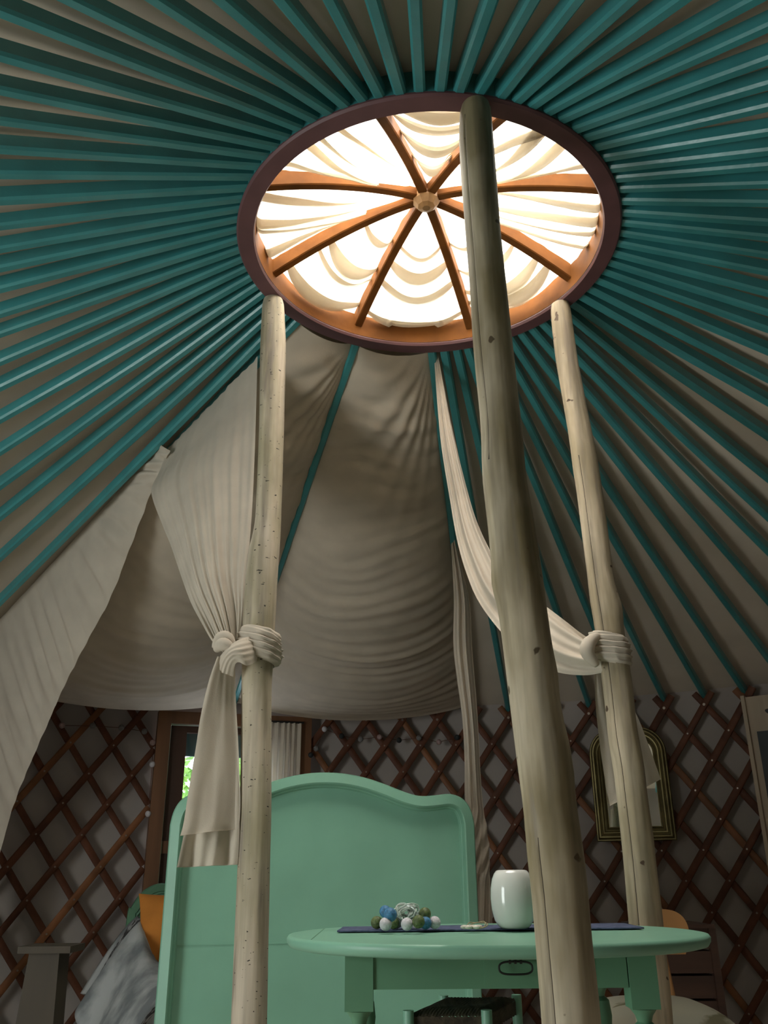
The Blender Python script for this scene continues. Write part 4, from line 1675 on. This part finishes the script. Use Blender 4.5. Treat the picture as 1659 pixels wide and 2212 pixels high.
m_.build('lid', 'dark_wood', hm)

# ================================================================== WOODEN STAND (bottom left)
a_, b_ = at_y(40, 2053, 0.72), at_y(153, 2050, 0.72)
sc_ = (a_ + b_) / 2
wst = thing('wooden_stand', 'worn wooden pedestal stand with a narrow plank top beside the bed', 'stand', Vector((sc_.x, 0.78, 0)))
zt = at_y(96, 2044, 0.72).z
m_ = MB()
m_.box((sc_.x, 0.78, zt - 0.009), b_.x - a_.x, 0.14, 0.018, rz=1)
m_.build('plank_top', 'oak', wst, angle=30)
m_ = MB()
c0, c1 = at_y(62, 2065, 0.73), at_y(128, 2060, 0.73)
d0, d1 = at_y(36, 2212, 0.73), at_y(118, 2212, 0.73)
ks = 0.455 / max(0.05, c0.z - d0.z)
e0 = c0.x + (d0.x - c0.x) * 1.0
m_.prism([Vector((c0.x, 0.73, zt - 0.0185)), Vector((c1.x, 0.73, zt - 0.0185)), Vector((d1.x + 0.01, 0.73, 0.10)), Vector((d0.x - 0.03, 0.73, 0.10))], (0, 0.09, 0))
m_.build('column', 'oak', wst, angle=30)
m_ = MB()
m_.box(((d0.x + d1.x) / 2 - 0.01, 0.78, 0.05), 0.26, 0.20, 0.10)
m_.build('plinth', 'oak', wst, angle=30)

# ================================================================== ARCHED MIRROR
AZL, AZR = 18.9, 26.57
ml, mr = pol(AZL, 2.99, 0), pol(AZR, 2.99, 0)
mx_ = (mr - ml).normalized()
mn = Vector((mx_.y, -mx_.x, 0))
if mn.dot(-ml) < 0:
    mn = -mn
mw = (mr - ml).length
mb0, mb1 = 1.028, 1.600
mir = thing('arched_mirror', 'arched mirror in a ribbed old gilt frame hung on the lattice behind the cracked post', 'mirror', (ml + mr) / 2 + Vector((0, 0, mb0)))


def arch(inset, d):
    """closed outline of the mirror inset by a distance"""
    w = mw / 2 - inset
    zt_, zb_ = mb1 - inset, mb0 + inset
    rad = max(0.02, 0.135 - inset)
    pts = [(-w, zb_), (w, zb_)]
    for i in range(15):
        th = math.pi / 2 * i / 14
        pts.append((w - rad + rad * math.cos(th), zt_ - rad + rad * math.sin(th)))
    for i in range(15):
        th = math.pi / 2 + math.pi / 2 * i / 14
        pts.append((-w + rad + rad * math.cos(th), zt_ - rad + rad * math.sin(th)))
    c = (ml + mr) / 2
    return [c + mx_ * a + mn * d + Vector((0, 0, b)) for a, b in pts]


m_ = MB()
sec = [(0, -0.02), (0, 0.006), (0.004, 0.010), (0.010, 0.010), (0.013, 0.016), (0.020, 0.022), (0.028, 0.022), (0.033, 0.016), (0.036, 0.015), (0.042, 0.019), (0.050, 0.018), (0.055, 0.012), (0.058, 0.011), (0.064, 0.013), (0.070, 0.010), (0.074, 0.004), (0.080, 0.003)]
rings = [arch(i * 0.90, d) for i, d in sec]
n = len(rings[0])
for r0, r1 in zip(rings[:-1], rings[1:]):
    o = len(m_.v)
    m_.v += r0 + r1
    for j in range(n):
        q = (j + 1) % n
        m_.f.append([o + j, o + q, o + n + q, o + n + j])
        m_.m.append(0)
m_.build('frame', 'gilt', mir, angle=35)
m_ = MB()
m_.prism(arch(0.070, 0.0035), -mn * 0.004)
m_.build('mirror_glass', 'mirror', mir, angle=30)

# ================================================================== BOARD AT THE RIGHT EDGE
tl, tr = pol(34.65, 2.985, 0), pol(41.5, 2.985, 0)
tx = (tr - tl).normalized()
tn = Vector((tx.y, -tx.x, 0))
if tn.dot(-tl) < 0:
    tn = -tn
tw = (tr - tl).length
z0_, z1_ = 0.70, 1.700
bd = thing('slate_board', 'pale wooden board with oval hand hole and grey slate panel hung on the lattice', 'board', (tl + tr) / 2 + Vector((0, 0, z0_)))


def tbox(m, x0, x1, z0, z1, d0, d1):
    return m.frame_box(tl + tx * (x0 + x1) / 2 + tn * (d0 + d1) / 2 + Vector((0, 0, (z0 + z1) / 2)), tx * (x1 - x0) / 2, tn * (d1 - d0) / 2, Vector((0, 0, (z1 - z0) / 2)))


m_ = MB()
tbox(m_, 0, tw, z0_, z1_, -0.01, 0.012)
m_.build('backing_board', 'pale_wood', bd, angle=30)
m_ = MB()
tbox(m_, -0.004, 0.014, z0_, z1_ + 0.006, -0.012, 0.030)
tbox(m_, tw - 0.014, tw + 0.004, z0_, z1_ + 0.006, -0.012, 0.030)
m_.build('side_strip', 'pale_wood', bd, angle=30)
m_ = MB()
tbox(m_, 0.045, tw - 0.045, z0_ + 0.06, z1_ - 0.175, 0.0122, 0.016)
m_.build('slate_panel', 'chalk', bd, angle=30)
m_ = MB()
hole = []
for i in range(28):
    th = 2 * math.pi * i / 28
    hole.append(tl + tx * (0.155 + 0.055 * math.cos(th)) + tn * 0.0121 + Vector((0, 0, z1_ - 0.095 - 0.018 * math.cos(th) + 0.019 * math.sin(th))))
m_.prism(hole, tn * 0.0012)
m_.build('hand_hole_dark_disc', 'iron', bd, angle=30)  # no opening cut: thin black disc, the hole's shade put into its colour

# ================================================================== FELT BALL GARLANDS


def garland(label, pts, rad_off, cord_z):
    P = [(on_wall(px, py, 3.005), mm) for px, py, mm in pts]
    t = thing('felt_ball_garland', label, 'garland', P[len(P) // 2][0])
    for p, mm in P:
        m = MB()
        m.ball(p, 0.0155, 14, 10)
        o = m.build('felt_ball', mm, t, angle=180)
        o['label'] = {'ball_pink': 'dusty pink felt ball', 'ball_grey': 'grey felt ball', 'ball_black': 'black felt ball', 'ball_white': 'white felt ball'}[mm]
    m = MB()
    m.tube([p for p, mm in P], 0.0016, 6)
    m.build('thread', 'cord', t)


garland('garland of pink, grey and black felt balls strung along the lattice above the headboard',
        [(671, 1631, 'ball_black'), (683, 1617, 'ball_grey'), (701, 1575, 'ball_white'), (738, 1590, 'ball_black'), (779, 1597, 'ball_grey'), (820, 1592, 'ball_pink'), (862, 1599, 'ball_black'), (905, 1594, 'ball_grey'), (948, 1603, 'ball_pink'), (987, 1593, 'ball_black')], 0, 0)
garland('garland of pale felt balls hanging down the lattice along the door frame',
        [(134, 1567, 'ball_pink'), (200, 1568, 'ball_grey'), (262, 1572, 'ball_grey'), (312, 1580, 'ball_grey'), (330, 1604, 'ball_pink'), (329, 1651, 'ball_white'), (320, 1758, 'ball_white')], 0, 0)
